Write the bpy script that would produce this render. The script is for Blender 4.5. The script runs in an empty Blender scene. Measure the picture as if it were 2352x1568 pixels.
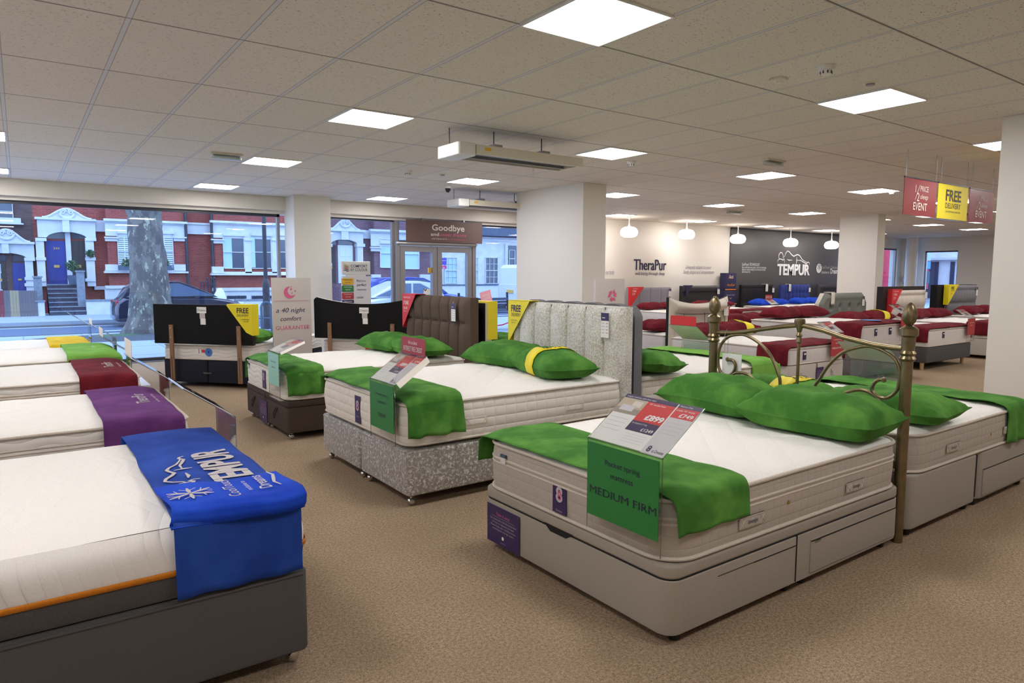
import bpy, math, random
from mathutils import Vector as V, Matrix, noise
S = bpy.context.scene
COL = S.collection
PI = math.pi
# ---------------------------------------------------------------- camera, world, exposure
YAW, PITCH, ROLL, FPX, CAMZ = .6221, .0981, .0032, 1573.7, 1.51
cy, sy, cp, sp, cr, sr = math.cos(YAW), math.sin(YAW), math.cos(PITCH), math.sin(PITCH), math.cos(ROLL), math.sin(ROLL)
F0, R0, U0 = V((sy, cy, 0)), V((cy, -sy, 0)), V((0, 0, 1))
FW = F0*cp - U0*sp
U1 = U0*cp + F0*sp
RT, UP = R0*cr + U1*sr, U1*cr - R0*sr
cam_d = bpy.data.cameras.new('camera'); cam = bpy.data.objects.new('camera', cam_d); COL.objects.link(cam)
cam_d.sensor_width = 36; cam_d.lens = FPX/2352*36; cam_d.clip_start = .05; cam_d.clip_end = 300
mw = Matrix((RT, UP, -FW)).transposed().to_4x4(); mw.translation = V((0, 0, CAMZ)); cam.matrix_world = mw
S.camera = cam
CO = V((0, 0, CAMZ))
def ray(px, py): return FW + RT*((px-1176)/FPX) - UP*((py-784)/FPX)
def atY(px, py, Y):
    """the point of the plane y = Y seen at a photo pixel"""
    d = ray(px, py); return CO + d*(Y/d.y)
def atX(px, py, X):
    d = ray(px, py); return CO + d*(X/d.x)
def atZ(px, py, Z):
    d = ray(px, py); return CO + d*((Z-CAMZ)/d.z)
S.view_settings.view_transform = 'Standard'; S.view_settings.look = 'None'
S.view_settings.gamma = 1; S.view_settings.use_curve_mapping = False
S.view_settings.exposure = 0.22
S.cycles.use_denoising = True; S.cycles.max_bounces = 8; S.cycles.diffuse_bounces = 4; S.cycles.glossy_bounces = 3
S.cycles.transmission_bounces = 4; S.cycles.transparent_max_bounces = 16; S.cycles.sample_clamp_indirect = 6
S.cycles.caustics_reflective = False; S.cycles.caustics_refractive = False
W = bpy.data.worlds.new('dusk_sky'); S.world = W; W.use_nodes = True
bg = W.node_tree.nodes['Background']; bg.inputs[0].default_value = (.46, .64, 1.0, 1); bg.inputs[1].default_value = 3.5
PANEL_E = 20.0
# ---------------------------------------------------------------- materials
def lin(c): return tuple(((x/255)/12.92 if x/255 <= .04045 else ((x/255+.055)/1.055)**2.4) for x in c[:3]) + (1,)
MATS = {}
class NT:
    def __init__(s, name):
        s.m = bpy.data.materials.new(name); s.m.use_nodes = True; s.t = s.m.node_tree; s.b = s.t.nodes['Principled BSDF']
        MATS[name] = s.m
    def n(s, typ, **k):
        n = s.t.nodes.new('ShaderNode'+typ)
        for a, b in k.items():
            if a.startswith('i_'):
                key = a[2:]; key = int(key) if key.isdigit() else key.replace('_', ' ')
                if hasattr(b, 'is_linked') or isinstance(b, bpy.types.NodeSocket): s.t.links.new(b, n.inputs[key])
                else: n.inputs[key].default_value = b
            else: setattr(n, a, b)
        return n
    def link(s, a, b): s.t.links.new(a, b)
    def obj(s, sc=(1, 1, 1)):
        c = s.n('TexCoord'); mp = s.n('Mapping', i_Scale=sc); s.link(c.outputs['Object'], mp.inputs[0]); return mp.outputs[0]
    def math(s, op, a, b=0.0, c=0.0): return s.n('Math', operation=op, i_0=a, i_1=b, i_2=c).outputs[0]
    def noise(s, vec, scale, detail=2, rough=.5):
        return s.n('TexNoise', i_Vector=vec, i_Scale=scale, i_Detail=detail, i_Roughness=rough).outputs[0]
    def mix(s, f, a, b):
        n = s.n('Mix', data_type='RGBA')
        for i, x in ((0, f), (6, a), (7, b)):
            if isinstance(x, bpy.types.NodeSocket): s.link(x, n.inputs[i])
            else: n.inputs[i].default_value = x
        return n.outputs[2]
    def ramp(s, f, p0, p1):
        r = s.n('MapRange', i_0=f, i_1=p0, i_2=p1); return r.outputs[0]
    def bump(s, h, st, dist=.01):
        b = s.n('Bump', i_Strength=st, i_Distance=dist, i_Height=h); s.link(b.outputs[0], s.b.inputs['Normal']); return b
def plain(name, c, r=.6, metal=0., spec=.5, coat=0.):
    k = NT(name); k.b.inputs['Base Color'].default_value = lin(c); k.b.inputs['Roughness'].default_value = r
    k.b.inputs['Metallic'].default_value = metal; k.b.inputs['Specular IOR Level'].default_value = spec; k.b.inputs['Coat Weight'].default_value = coat
    return k.m
def fabric(name, c, c2=None, sc=350, var=.5, bump=.25, rough=.9, sheen=0., big=None, bigsc=3, spec=.2):
    k = NT(name); o = k.obj(); n = k.noise(o, sc, 3)
    if c2 is None: c2 = tuple(x*(1-.25*var) for x in c)
    col = k.mix(k.ramp(n, .3, .7), lin(c), lin(c2))
    if big is not None: col = k.mix(k.ramp(k.noise(o, bigsc, 3, .6), .42, .66), col, lin(big))
    k.link(col, k.b.inputs['Base Color']); k.b.inputs['Roughness'].default_value = rough
    k.b.inputs['Specular IOR Level'].default_value = spec
    if sheen: k.b.inputs['Sheen Weight'].default_value = sheen; k.b.inputs['Sheen Roughness'].default_value = .4; k.b.inputs['Sheen Tint'].default_value = lin(c)
    k.bump(n, bump, .002); return k.m
def quilt(name, c, kind='square', sx=.06, depth=.006, st=.7, rough=.9):
    """mattress cloth; stitched pattern as relief only"""
    k = NT(name); o = k.obj(); k.b.inputs['Roughness'].default_value = rough; k.b.inputs['Specular IOR Level'].default_value = .15
    fine = k.noise(o, 260, 2)
    k.link(k.mix(k.ramp(fine, .3, .7), lin(c), lin(tuple(x*.96 for x in c))), k.b.inputs['Base Color'])
    s = k.n('SeparateXYZ', i_0=o)
    def saw(x, per, p=.5):
        t = k.math('ABSOLUTE', k.math('SINE', k.math('MULTIPLY', x, PI/per))); return k.math('POWER', t, p)
    if kind == 'square':
        h = k.math('MULTIPLY', saw(k.math('ADD', s.outputs[0], s.outputs[1]), sx, .3), saw(s.outputs[2], sx, .3))
    elif kind == 'pocket':
        h = k.math('MULTIPLY', saw(k.math('ADD', s.outputs[0], s.outputs[1]), sx, .5), saw(s.outputs[2], sx*.75, .5))
    elif kind == 'tuft':
        v = k.n('TexVoronoi', i_Vector=o, i_Scale=1/sx, i_Randomness=0.0); h = k.ramp(v.outputs['Distance'], .0, .35)
        h = k.math('MULTIPLY', h, saw(s.outputs[2], sx, .6))
    elif kind == 'diamond':
        a, b = k.math('ADD', s.outputs[0], s.outputs[1]), k.math('SUBTRACT', s.outputs[0], s.outputs[1])
        wv = k.n('TexVoronoi', i_Vector=o, i_Scale=1/sx, i_Randomness=.4)
        h = k.math('ADD', k.math('MULTIPLY', saw(a, sx*1.6, .4), saw(b, sx*1.6, .4)), k.math('MULTIPLY', wv.outputs['Distance'], .4))
    elif kind == 'wave':
        zz = k.math('ADD', s.outputs[2], k.math('MULTIPLY', k.math('SINE', k.math('MULTIPLY', k.math('ADD', s.outputs[0], s.outputs[1]), 2*PI/.3)), .012))
        h = saw(zz, sx, .5)
    elif kind == 'knit':
        w = k.math('ADD', s.outputs[0], k.math('MULTIPLY', k.math('ABSOLUTE', k.math('SUBTRACT', k.math('FRACT', k.math('MULTIPLY', k.math('ADD', s.outputs[1], s.outputs[2]), 2.6)), .5)), .11))
        h = saw(w, sx, .6)
        h = k.math('MULTIPLY', h, k.ramp(k.noise(o, 2.2, 0), .34, .62))
    else: h = k.noise(o, 1/sx, 2)
    k.bump(k.math('ADD', h, k.math('MULTIPLY', fine, .08)), st, depth); return k.m
plain('white_paint', (232, 228, 220), .55); plain('cream_paint', (222, 219, 210), .6)
plain('grey_wall_paint', (84, 82, 84), .45); plain('header_paint', (214, 208, 196), .6)
plain('alu', (150, 148, 150), .35, .6); plain('dark_frame', (50, 52, 60), .4); plain('white_plastic', (225, 225, 222), .35)
plain('cream_plastic', (214, 208, 190), .4); plain('chrome', (210, 210, 210), .15, 1.); plain('black_plastic', (18, 18, 20), .4)
plain('wood_strut', (140, 105, 76), .6); plain('pale_wood', (205, 170, 120), .55); plain('black', (14, 14, 16), .8)
plain('navy', (38, 36, 78), .5); plain('red_print', (214, 44, 50), .5); plain('white_print', (242, 242, 244), .5); plain('dark_print', (38, 38, 60), .5)
plain('pink_print', (214, 98, 142), .5); plain('green_print', (40, 124, 56), .5); plain('glare_green_print', (150, 206, 190), .4); plain('yellow_print', (240, 222, 30), .5); plain('maroon_print', (176, 52, 62), .5)
plain('seam_dark', (88, 80, 74), .8); plain('banner_red', (138, 38, 44), .35); plain('grey_print', (150, 146, 160), .5); plain('purple_print', (54, 38, 88), .45); plain('brown_print', (104, 80, 74), .5); plain('paper', (238, 238, 236), .5)
plain('paper_grey', (214, 212, 218), .5); plain('amber_print', (226, 178, 50), .5); plain('blue_print', (70, 120, 200), .5); plain('orange_print', (230, 140, 50), .5)
plain('sign_beige', (204, 198, 194), .6); plain('pale_pink', (240, 150, 170), .6); plain('photo_beige', (196, 182, 160), .6); plain('photo_floor', (160, 150, 138), .6)
plain('gold', (196, 160, 90), .35, .8); plain('light_grey_print', (190, 186, 188), .6); plain('card_cream', (226, 220, 208), .6)
fabric('divan_grey', (172, 163, 152), sc=420, bump=.3); fabric('divan_dark_grey', (98, 97, 98), (78, 77, 78), 400, bump=.4)
fabric('divan_brown', (84, 72, 66), (66, 56, 50), 400, bump=.3); fabric('divan_navy', (44, 46, 58), (34, 35, 46), 400)
fabric('divan_cream', (206, 200, 192), sc=400); fabric('divan_mid_grey', (122, 120, 122), (104, 102, 104), 400)
fabric('hb_brown', (104, 90, 80), (88, 75, 66), 500, bump=.25); fabric('hb_sage', (128, 132, 126), (112, 116, 110), 500); fabric('hb_grey', (128, 128, 132), (112, 112, 118), 500)
fabric('hb_cream', (222, 214, 202), sc=500); fabric('hb_cool', (158, 156, 166), sc=500); fabric('hb_black', (46, 45, 48), sc=300, rough=.5, spec=.4)
fabric('hb_charcoal', (40, 40, 42), sc=400); fabric('hb_blue', (62, 76, 140), (48, 60, 120), 300, sheen=.4); fabric('hb_dark', (74, 72, 76), sc=400)
fabric('back_cloth', (26, 25, 26), (18, 18, 19), 200, bump=.2, rough=.8); fabric('dark_leather', (48, 42, 42), sc=200, rough=.5)
fabric('white_cloth', (232, 230, 226), sc=300); fabric('piping_cream', (222, 212, 200), sc=300)
for nm, c, b in (('green', (64, 120, 46), (96, 152, 66)), ('lime', (116, 172, 74), (128, 184, 84)), ('maroon', (98, 22, 34), (118, 32, 42)), ('purple', (98, 52, 112), (112, 64, 126)),
                 ('blue', (6, 58, 162), (10, 70, 180)), ('slate_blue', (34, 68, 156), (44, 80, 172)), ('yellow', (226, 190, 40), (236, 204, 60)), ('royal', (24, 66, 190), (34, 80, 205))):
    fabric('velvet_'+nm, c, tuple(x*.93 for x in c), 260, bump=.15, sheen=.25, big=b, bigsc=4)
quilt('tick_grey', (186, 177, 166), 'square', .055, .004, .8); quilt('tick_white', (240, 237, 232), 'tuft', .11, .02, .6); quilt('tick_side_tuft', (238, 232, 223), 'pocket', .09, .012, .55)
quilt('tick_top', (246, 244, 240), 'diamond', .16, .012, .5); quilt('tick_side_wave', (234, 230, 224), 'wave', .05, .008, .6); quilt('tick_knit', (240, 238, 234), 'knit', .05, .008, .8); quilt('tick_knit_top', (242, 240, 236), 'knit', .05, .006, .35)
quilt('tick_side_plain', (228, 224, 220), 'noise', .1, .01, .3); quilt('tick_side_pale', (214, 210, 208), 'square', .09, .004, .5)
fabric('tape_orange', (214, 130, 40), sc=300); fabric('band_charcoal', (92, 90, 90), (74, 72, 72), 400)
k = NT('crushed_velvet'); o = k.obj((1, 1, 1)); w = k.n('TexNoise', i_Vector=o, i_Scale=75., i_Detail=6., i_Roughness=.72, i_Distortion=.6).outputs[0]
w2 = k.noise(o, 5, 2)
f = k.ramp(k.math('ADD', w, k.math('MULTIPLY', k.math('SUBTRACT', w2, .5), .25)), .47, .56)
k.link(k.mix(f, lin((228, 227, 222)), lin((188, 183, 172))), k.b.inputs['Base Color']); k.link(k.n('MapRange', i_0=f, i_3=.45, i_4=.75).outputs[0], k.b.inputs['Roughness'])
k.b.inputs['Sheen Weight'].default_value = .3; k.b.inputs['Metallic'].default_value = .12; k.bump(w, .6, .004)
k = NT('crushed_velvet_base'); o = k.obj(); w = k.n('TexNoise', i_Vector=o, i_Scale=46., i_Detail=6., i_Roughness=.72, i_Distortion=.7).outputs[0]
f = k.ramp(w, .5, .6)
k.link(k.mix(f, lin((148, 142, 134)), lin((222, 222, 224))), k.b.inputs['Base Color']); k.b.inputs['Roughness'].default_value = .5
k.b.inputs['Sheen Weight'].default_value = .3; k.b.inputs['Metallic'].default_value = .2; k.bump(w, .7, .005)
# brushed antique brass
k = NT('antique_brass'); o = k.obj(); n = k.noise(o, 18, 3)
k.link(k.mix(n, lin((150, 136, 104)), lin((112, 100, 76))), k.b.inputs['Base Color']); k.b.inputs['Metallic'].default_value = .9; k.b.inputs['Roughness'].default_value = .32
# carpet
k = NT('carpet'); o = k.obj(); a = k.math('ADD', k.math('MULTIPLY', k.noise(o, 230, 5, .9), .6), k.math('MULTIPLY', k.noise(o, 70, 4, .9), .4)); b = k.noise(o, 2.2, 3)
c = k.mix(k.ramp(a, .42, .58), lin((92, 78, 63)), lin((200, 176, 148)))
k.link(k.mix(k.math('MULTIPLY', k.ramp(b, .35, .7), .35), c, lin((138, 118, 96))), k.b.inputs['Base Color'])
k.b.inputs['Roughness'].default_value = .97; k.b.inputs['Specular IOR Level'].default_value = .1; k.bump(a, .18, .004)
# ceiling tiles in a tee grid
k = NT('ceiling_tiles'); o = k.obj(); s = k.n('SeparateXYZ', i_0=o)
def edge(sock, off, per, wd):
    t = k.math('FRACT', k.math('DIVIDE', k.math('SUBTRACT', sock, off-100*per), per)); t = k.math('MINIMUM', t, k.math('SUBTRACT', 1.0, t))
    return k.math('LESS_THAN', k.math('MULTIPLY', t, per), wd)
bx_, by_ = edge(s.outputs[0], 2.372, .6, .012), edge(s.outputs[1], 3.241, 1.2, .012)
dx_, dy_ = edge(s.outputs[0], 2.372, .6, .0175), edge(s.outputs[1], 3.241, 1.2, .0175)
fis = k.n('TexNoise', i_Vector=k.obj((1, 2.2, 1)), i_Scale=48., i_Detail=3., i_Roughness=.6).outputs[0]
tile = k.mix(k.ramp(fis, .33, .39), lin((148, 138, 124)), lin((222, 215, 205)))
vt = k.n('TexWhiteNoise', noise_dimensions='2D', i_Vector=k.n('CombineXYZ', i_0=k.math('FLOOR', k.math('DIVIDE', k.math('SUBTRACT', s.outputs[0], 2.372), .6)), i_1=k.math('FLOOR', k.math('DIVIDE', k.math('SUBTRACT', s.outputs[1], 3.241), 1.2))).outputs[0])
tile = k.mix(k.math('MULTIPLY', vt.outputs[0], .25), tile, lin((198, 190, 178)))
ty_ = edge(s.outputs[1], 3.241, 1.2, .005)
c = k.mix(k.math('MAXIMUM', dx_, k.math('MULTIPLY', by_, .6)), tile, lin((166, 160, 154)))  # shade along the tee bar edges, painted as darker lines
c = k.mix(bx_, c, lin((206, 207, 212)))
c = k.mix(ty_, c, lin((104, 98, 92)))
k.link(c, k.b.inputs['Base Color']); k.b.inputs['Roughness'].default_value = .75; k.bump(fis, .3, .004)
# glass: clear with a fresnel reflection
def glassy(name, tint=(1, 1, 1), ior=1.5, extra=0.0, rough=0.0):
    k = NT(name); k.t.nodes.remove(k.b); out = k.t.nodes['Material Output']
    tr = k.n('BsdfTransparent', i_Color=tint+(1,)); gl = k.n('BsdfGlossy', i_Roughness=rough); fr = k.n('LayerWeight', i_Blend=.5)
    f0 = ((ior-1)/(ior+1))**2+extra; fz = k.math('ADD', k.math('MULTIPLY', k.math('POWER', fr.outputs['Facing'], 5.0), 1-f0), f0)
    mx = k.n('MixShader', i_0=fz, i_1=tr.outputs[0], i_2=gl.outputs[0]); k.link(mx.outputs[0], out.inputs[0]); return k.m
glassy('window_glass', (.94, .97, 1.0), 1.45); glassy('acrylic', (.985, .99, .99), 1.42, .01); glassy('acrylic_edge', (.70, .74, .74), 1.5, .05, .1)
glassy('frosted', (.78, .86, .84), 1.5, .12, .3)
def emit(name, c, e):
    k = NT(name); k.b.inputs['Base Color'].default_value = (.8, .8, .8, 1); k.b.inputs['Emission Color'].default_value = lin(c); k.b.inputs['Emission Strength'].default_value = e; return k.m
emit('light_panel', (255, 251, 250), PANEL_E); emit('lamp_glow', (255, 240, 226), 7.0)
# street materials
def brick(name, c1, c2, mort, ph=.075, wd=.225):
    k = NT(name); s = k.n('SeparateXYZ', i_0=k.obj()); v = k.n('CombineXYZ', i_0=k.math('ADD', s.outputs[0], s.outputs[1]), i_1=s.outputs[2])
    b = k.n('TexBrick', i_Vector=v.outputs[0], i_Color1=lin(c1), i_Color2=lin(c2), i_Mortar=lin(mort), i_Scale=1.0); b.inputs['Mortar Size'].default_value = .008
    b.inputs['Brick Width'].default_value = wd; b.inputs['Row Height'].default_value = ph
    n = k.noise(k.obj(), 1.3, 4, .7)
    k.link(k.mix(k.math('MULTIPLY', k.ramp(n, .4, .75), .5), b.outputs[0], lin(tuple(x*.6 for x in c1))), k.b.inputs['Base Color']); k.b.inputs['Roughness'].default_value = .85
brick('brick_red', (156, 70, 62), (136, 58, 52), (150, 100, 92)); brick('brick_dark', (104, 80, 78), (84, 66, 66), (70, 60, 62)); brick('brick_purple', (112, 80, 92), (96, 68, 80), (130, 110, 120))
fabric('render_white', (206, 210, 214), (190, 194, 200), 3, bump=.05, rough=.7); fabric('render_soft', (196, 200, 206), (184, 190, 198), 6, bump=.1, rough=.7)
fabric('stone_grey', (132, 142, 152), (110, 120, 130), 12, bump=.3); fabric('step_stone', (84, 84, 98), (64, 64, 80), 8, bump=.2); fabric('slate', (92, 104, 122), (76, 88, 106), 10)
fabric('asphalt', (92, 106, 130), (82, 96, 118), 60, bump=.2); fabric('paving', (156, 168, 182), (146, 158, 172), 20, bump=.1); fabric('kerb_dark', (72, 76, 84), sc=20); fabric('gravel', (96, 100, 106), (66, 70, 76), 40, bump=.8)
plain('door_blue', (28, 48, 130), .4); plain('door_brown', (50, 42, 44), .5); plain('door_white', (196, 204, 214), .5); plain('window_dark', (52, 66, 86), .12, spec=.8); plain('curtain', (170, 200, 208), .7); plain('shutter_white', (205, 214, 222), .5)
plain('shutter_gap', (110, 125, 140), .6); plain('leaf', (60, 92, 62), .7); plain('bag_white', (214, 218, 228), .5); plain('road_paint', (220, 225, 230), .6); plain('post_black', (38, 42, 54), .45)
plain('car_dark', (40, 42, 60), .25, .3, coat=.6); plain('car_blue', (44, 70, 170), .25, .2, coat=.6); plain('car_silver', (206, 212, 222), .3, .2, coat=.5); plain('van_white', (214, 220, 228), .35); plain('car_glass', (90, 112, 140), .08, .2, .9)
plain('tyre', (22, 22, 26), .8); plain('hub', (150, 152, 158), .3, .8); plain('head_lamp', (210, 220, 235), .1); plain('tail_lamp', (190, 30, 40), .2); plain('plate_yellow', (220, 180, 90), .4)
plain('bus_red', (190, 40, 66), .3); plain('poster_blue', (90, 150, 215), .5); plain('fence_wood', (98, 96, 102), .8); plain('fence_tan', (150, 138, 112), .8); plain('fence_red', (120, 50, 60), .8)
plain('bench_wood', (70, 82, 106), .6); plain('dirt', (78, 82, 72), .9); plain('sticker_pink', (244, 170, 182), .6); plain('sign_purple', (74, 52, 160), .5); plain('sign_magenta', (190, 20, 110), .5)
k = NT('plane_bark'); o = k.obj((1, 1, .55)); a = k.noise(o, 3.5, 5, .65); b = k.noise(o, 9, 4, .6)
c = k.mix(k.ramp(a, .5, .54), lin((96, 92, 92)), lin((120, 118, 112))); c = k.mix(k.ramp(b, .60, .63), c, lin((166, 170, 148)))
k.link(c, k.b.inputs['Base Color']); k.b.inputs['Roughness'].default_value = .9; k.bump(k.noise(o, 12, 6, .7), .9, .06)
# ---------------------------------------------------------------- mesh builder
class MB:
    def __init__(s): s.v = []; s.f = []; s.mi = []; s.mats = []
    def mat(s, m):
        if m not in s.mats: s.mats.append(m)
        return s.mats.index(m)
    def add(s, vs, fs, m):
        o = len(s.v); s.v += [tuple(v) for v in vs]; i = s.mat(m)
        for f in fs: s.f.append(tuple(o+a for a in f)); s.mi.append(i)
        return s
    def box(s, x0, x1, y0, y1, z0, z1, m):
        return s.add([(x, y, z) for z in (z0, z1) for y in (y0, y1) for x in (x0, x1)], [(0, 2, 3, 1), (4, 5, 7, 6), (0, 1, 5, 4), (2, 6, 7, 3), (0, 4, 6, 2), (1, 3, 7, 5)], m)
    def rings(s, rs, m, cap0=True, cap1=True, closed=True):
        n = len(rs[0]); vs = [p for r in rs for p in r]; fs = []
        for i in range(len(rs)-1):
            for j in range(n if closed else n-1):
                k = (j+1) % n; fs.append((i*n+j, i*n+k, (i+1)*n+k, (i+1)*n+j))
        if cap0: fs.append(tuple(range(n-1, -1, -1)))
        if cap1: fs.append(tuple((len(rs)-1)*n+j for j in range(n)))
        return s.add(vs, fs, m)
    def grid(s, fn, nu, nv, m):
        vs = [fn(i/nu, j/nv) for j in range(nv+1) for i in range(nu+1)]
        return s.add(vs, [(j*(nu+1)+i, j*(nu+1)+i+1, (j+1)*(nu+1)+i+1, (j+1)*(nu+1)+i) for j in range(nv) for i in range(nu)], m)
    def tube(s, pts, r, m, seg=8, closed=False, caps=True):
        pts = [V(p) for p in pts]; n = len(pts); rs = []; nrm = None
        for i, p in enumerate(pts):
            a = pts[(i-1) % n] if closed or i else p; b = pts[(i+1) % n] if closed or i < n-1 else p
            t = (b-a).normalized() if (b-a).length > 1e-9 else V((0, 0, 1))
            if nrm is None: nrm = t.orthogonal().normalized()
            nrm = (nrm - t*nrm.dot(t)); nrm = nrm.normalized() if nrm.length > 1e-6 else t.orthogonal().normalized()
            bi = t.cross(nrm); rr = r[i] if isinstance(r, (list, tuple)) else r
            rs.append([p + nrm*math.cos(2*PI*k/seg)*rr + bi*math.sin(2*PI*k/seg)*rr for k in range(seg)])
        if closed: rs.append(rs[0]); return s.rings(rs, m, False, False)
        return s.rings(rs, m, caps, caps)
    def lathe(s, prof, c, m, seg=16, axis='z', lobes=0, amp=0.):
        rs = []
        for r, z in prof:
            ring = []
            for k in range(seg):
                a = 2*PI*k/seg; rr = r*(1+amp*math.cos(lobes*a)) if lobes else r
                p = (rr*math.cos(a), rr*math.sin(a), z)
                if axis == 'x': p = (p[2], p[0], p[1])
                if axis == 'y': p = (p[1], p[2], p[0])
                ring.append((c[0]+p[0], c[1]+p[1], c[2]+p[2]))
            rs.append(ring)
        return s.rings(rs, m)
    def prism(s, poly, o, r, u, d, m):
        """polygon (a,b) in plane o + a r + b u, extruded by vector d"""
        o, r, u, d = V(o), V(r), V(u), V(d); a = [o+r*x+u*y for x, y in poly]; b = [p+d for p in a]
        return s.rings([a, b], m)
    def slab(s, x0, x1, y0, y1, z0, z1, r, b, m, seg=6, bulge=0.):
        n = 4
        pr = [(b*(1-math.sin(PI/2*i/n)), z0+b*(1-math.cos(PI/2*i/n))) for i in range(n+1)]
        if bulge: pr += [(-bulge*math.sin(PI*i/6), z0+b+(z1-z0-2*b)*i/6) for i in range(1, 6)]
        pr += [(b*(1-math.cos(PI/2*i/n)), z1-b*(1-math.sin(PI/2*i/n))) for i in range(n+1)]
        return s.rings([outline(x0+d, x1-d, y0+d, y1-d, max(r-d, .002), z, seg) for d, z in pr], m)
    def text(s, t, o, r, u, h, m, w=None, al='C', shear=0., bold=0., ex=0., mw=None, fn=None):
        """lettering: capital height h, optional full width w; mw caps the width"""
        key = (t, shear, bold, ex)
        if key not in TC:
            cu = bpy.data.curves.new('t', 'FONT'); cu.body = t; cu.size = 1; cu.shear = shear; cu.offset = bold; cu.extrude = ex/h if ex else 0; cu.resolution_u = 3; cu.space_line = 1.0
            ob = bpy.data.objects.new('t', cu); COL.objects.link(ob); dg = bpy.context.evaluated_depsgraph_get(); me = ob.evaluated_get(dg).to_mesh()
            TC[key] = ([tuple(v.co) for v in me.vertices], [tuple(p.vertices) for p in me.polygons]); ob.evaluated_get(dg).to_mesh_clear()
            bpy.data.objects.remove(ob); bpy.data.curves.remove(cu)
        vs, fs = TC[key]
        if not vs: return s
        xs = [v[0] for v in vs]; x0, x1 = min(xs), max(xs); sc = h/.70; sx = sc
        if w: sx = w/(x1-x0)
        elif mw and (x1-x0)*sc > mw: sx = mw/(x1-x0)
        ax = {'C': (x0+x1)/2, 'L': x0, 'R': x1}[al]
        o, r, u = V(o), V(r).normalized(), V(u).normalized(); n = r.cross(u)
        P = [o + r*((v[0]-ax)*sx) + u*(v[1]*sc) + n*(v[2]*h) for v in vs]
        if fn: P = [fn(p) for p in P]
        return s.add(P, fs, m)
    def rect(s, o, r, u, w, h, m, al='C', n=0.):
        """flat printed patch centred on o"""
        o, r, u = V(o), V(r).normalized(), V(u).normalized(); o = o + r.cross(u)*n
        return s.add([o-r*w/2-u*h/2, o+r*w/2-u*h/2, o+r*w/2+u*h/2, o-r*w/2+u*h/2], [(0, 1, 2, 3)], m)
    def stroke(s, pts, wd, m, o, r, u):
        """a drawn line of pts (a,b) in plane o,r,u, as a flat ribbon"""
        o, r, u = V(o), V(r), V(u); L = []; Rr = []
        for i, p in enumerate(pts):
            a = V(pts[max(i-1, 0)]); b = V(pts[min(i+1, len(pts)-1)]); d = (b-a); d = d.normalized() if d.length else V((1, 0)); q = V((-d.y, d.x)) * wd/2 * (wd and math.sin(PI*(.12+.76*i/max(1, len(pts)-1))))
            c = V(p); L.append(c+q); Rr.append(c-q)
        vs = [o+r*p.x+u*p.y for p in L+Rr]; n = len(L)
        return s.add(vs, [(n+i, n+i+1, i+1, i) for i in range(n-1)], m)
    def build(s, name, parent=None, sharp=38, solid=0., kind=None, label=None):
        me = bpy.data.meshes.new(name); off = OFF.get(parent.name, V((0, 0, 0))) if parent else V((0, 0, 0))
        me.from_pydata([tuple(V(v)-off) for v in s.v], [], s.f)
        for m in s.mats: me.materials.append(MATS[m])
        me.polygons.foreach_set('material_index', s.mi); me.polygons.foreach_set('use_smooth', [True]*len(s.f)); me.update()
        try: me.set_sharp_from_angle(angle=math.radians(sharp))
        except Exception: pass
        o = bpy.data.objects.new(name, me); COL.objects.link(o)
        if parent: o.parent = parent; OFF[o.name] = off
        if solid: md = o.modifiers.new('thickness', 'SOLIDIFY'); md.thickness = solid; md.offset = 1
        if kind: o['kind'] = kind
        if label: o['label'] = label
        return o
TC = {}; OFF = {}
def outline(x0, x1, y0, y1, r, z, seg=6):
    P = []
    for cx, cyy, a0 in ((x1-r, y1-r, 0), (x0+r, y1-r, PI/2), (x0+r, y0+r, PI), (x1-r, y0+r, 3*PI/2)):
        for i in range(seg+1): a = a0+PI/2*i/seg; P.append((cx+r*math.cos(a), cyy+r*math.sin(a), z))
    return P
class Fr:
    """a frame on the floor: local x runs from the foot of a bed to its head"""
    def __init__(s, x, y, deg, z=0): s.p = V((x, y, z)); s.a = math.radians(deg)
    def w(s, l): l = V(l); c, t = math.cos(s.a), math.sin(s.a); return s.p + V((c*l.x-t*l.y, t*l.x+c*l.y, l.z))
W0 = Fr(0, 0, 0)
def T(name, label, cat, fr=W0, off=(0, 0, 0), group=None):
    o = bpy.data.objects.new(name, None); COL.objects.link(o); o.empty_display_size = .1
    o.location = fr.w(off); o.rotation_euler = (0, 0, fr.a); OFF[o.name] = V(off); o['label'] = label; o['category'] = cat
    if group: o['group'] = group
    return o
def tag(o, label, cat, group=None):
    o['label'] = label; o['category'] = cat
    if group: o['group'] = group
    return o
def st(mb, name, parent=None): return mb.build(name, parent, kind=None if parent else 'structure')
def N3(x, y, z=0.): return noise.noise(V((x, y, z)))
X, Y, Z = V((1, 0, 0)), V((0, 1, 0)), V((0, 0, 1))
# ---------------------------------------------------------------- the room
CH = 2.91; WY = 12.95; XL, XR, YB = -4.2, 27.9, -3.2
st(MB().box(XL, XR, YB, WY, -.12, 0, 'carpet'), 'floor')
st(MB().box(XL, XR+.2, YB, WY+.3, CH, CH+.12, 'ceiling_tiles'), 'ceiling')
st(MB().box(XL-.2, XL, YB, WY+.3, -.12, CH, 'white_paint'), 'wall_left')
st(MB().box(XL-.2, XR+.2, YB-.2, YB, -.12, CH, 'white_paint'), 'wall_front')
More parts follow.
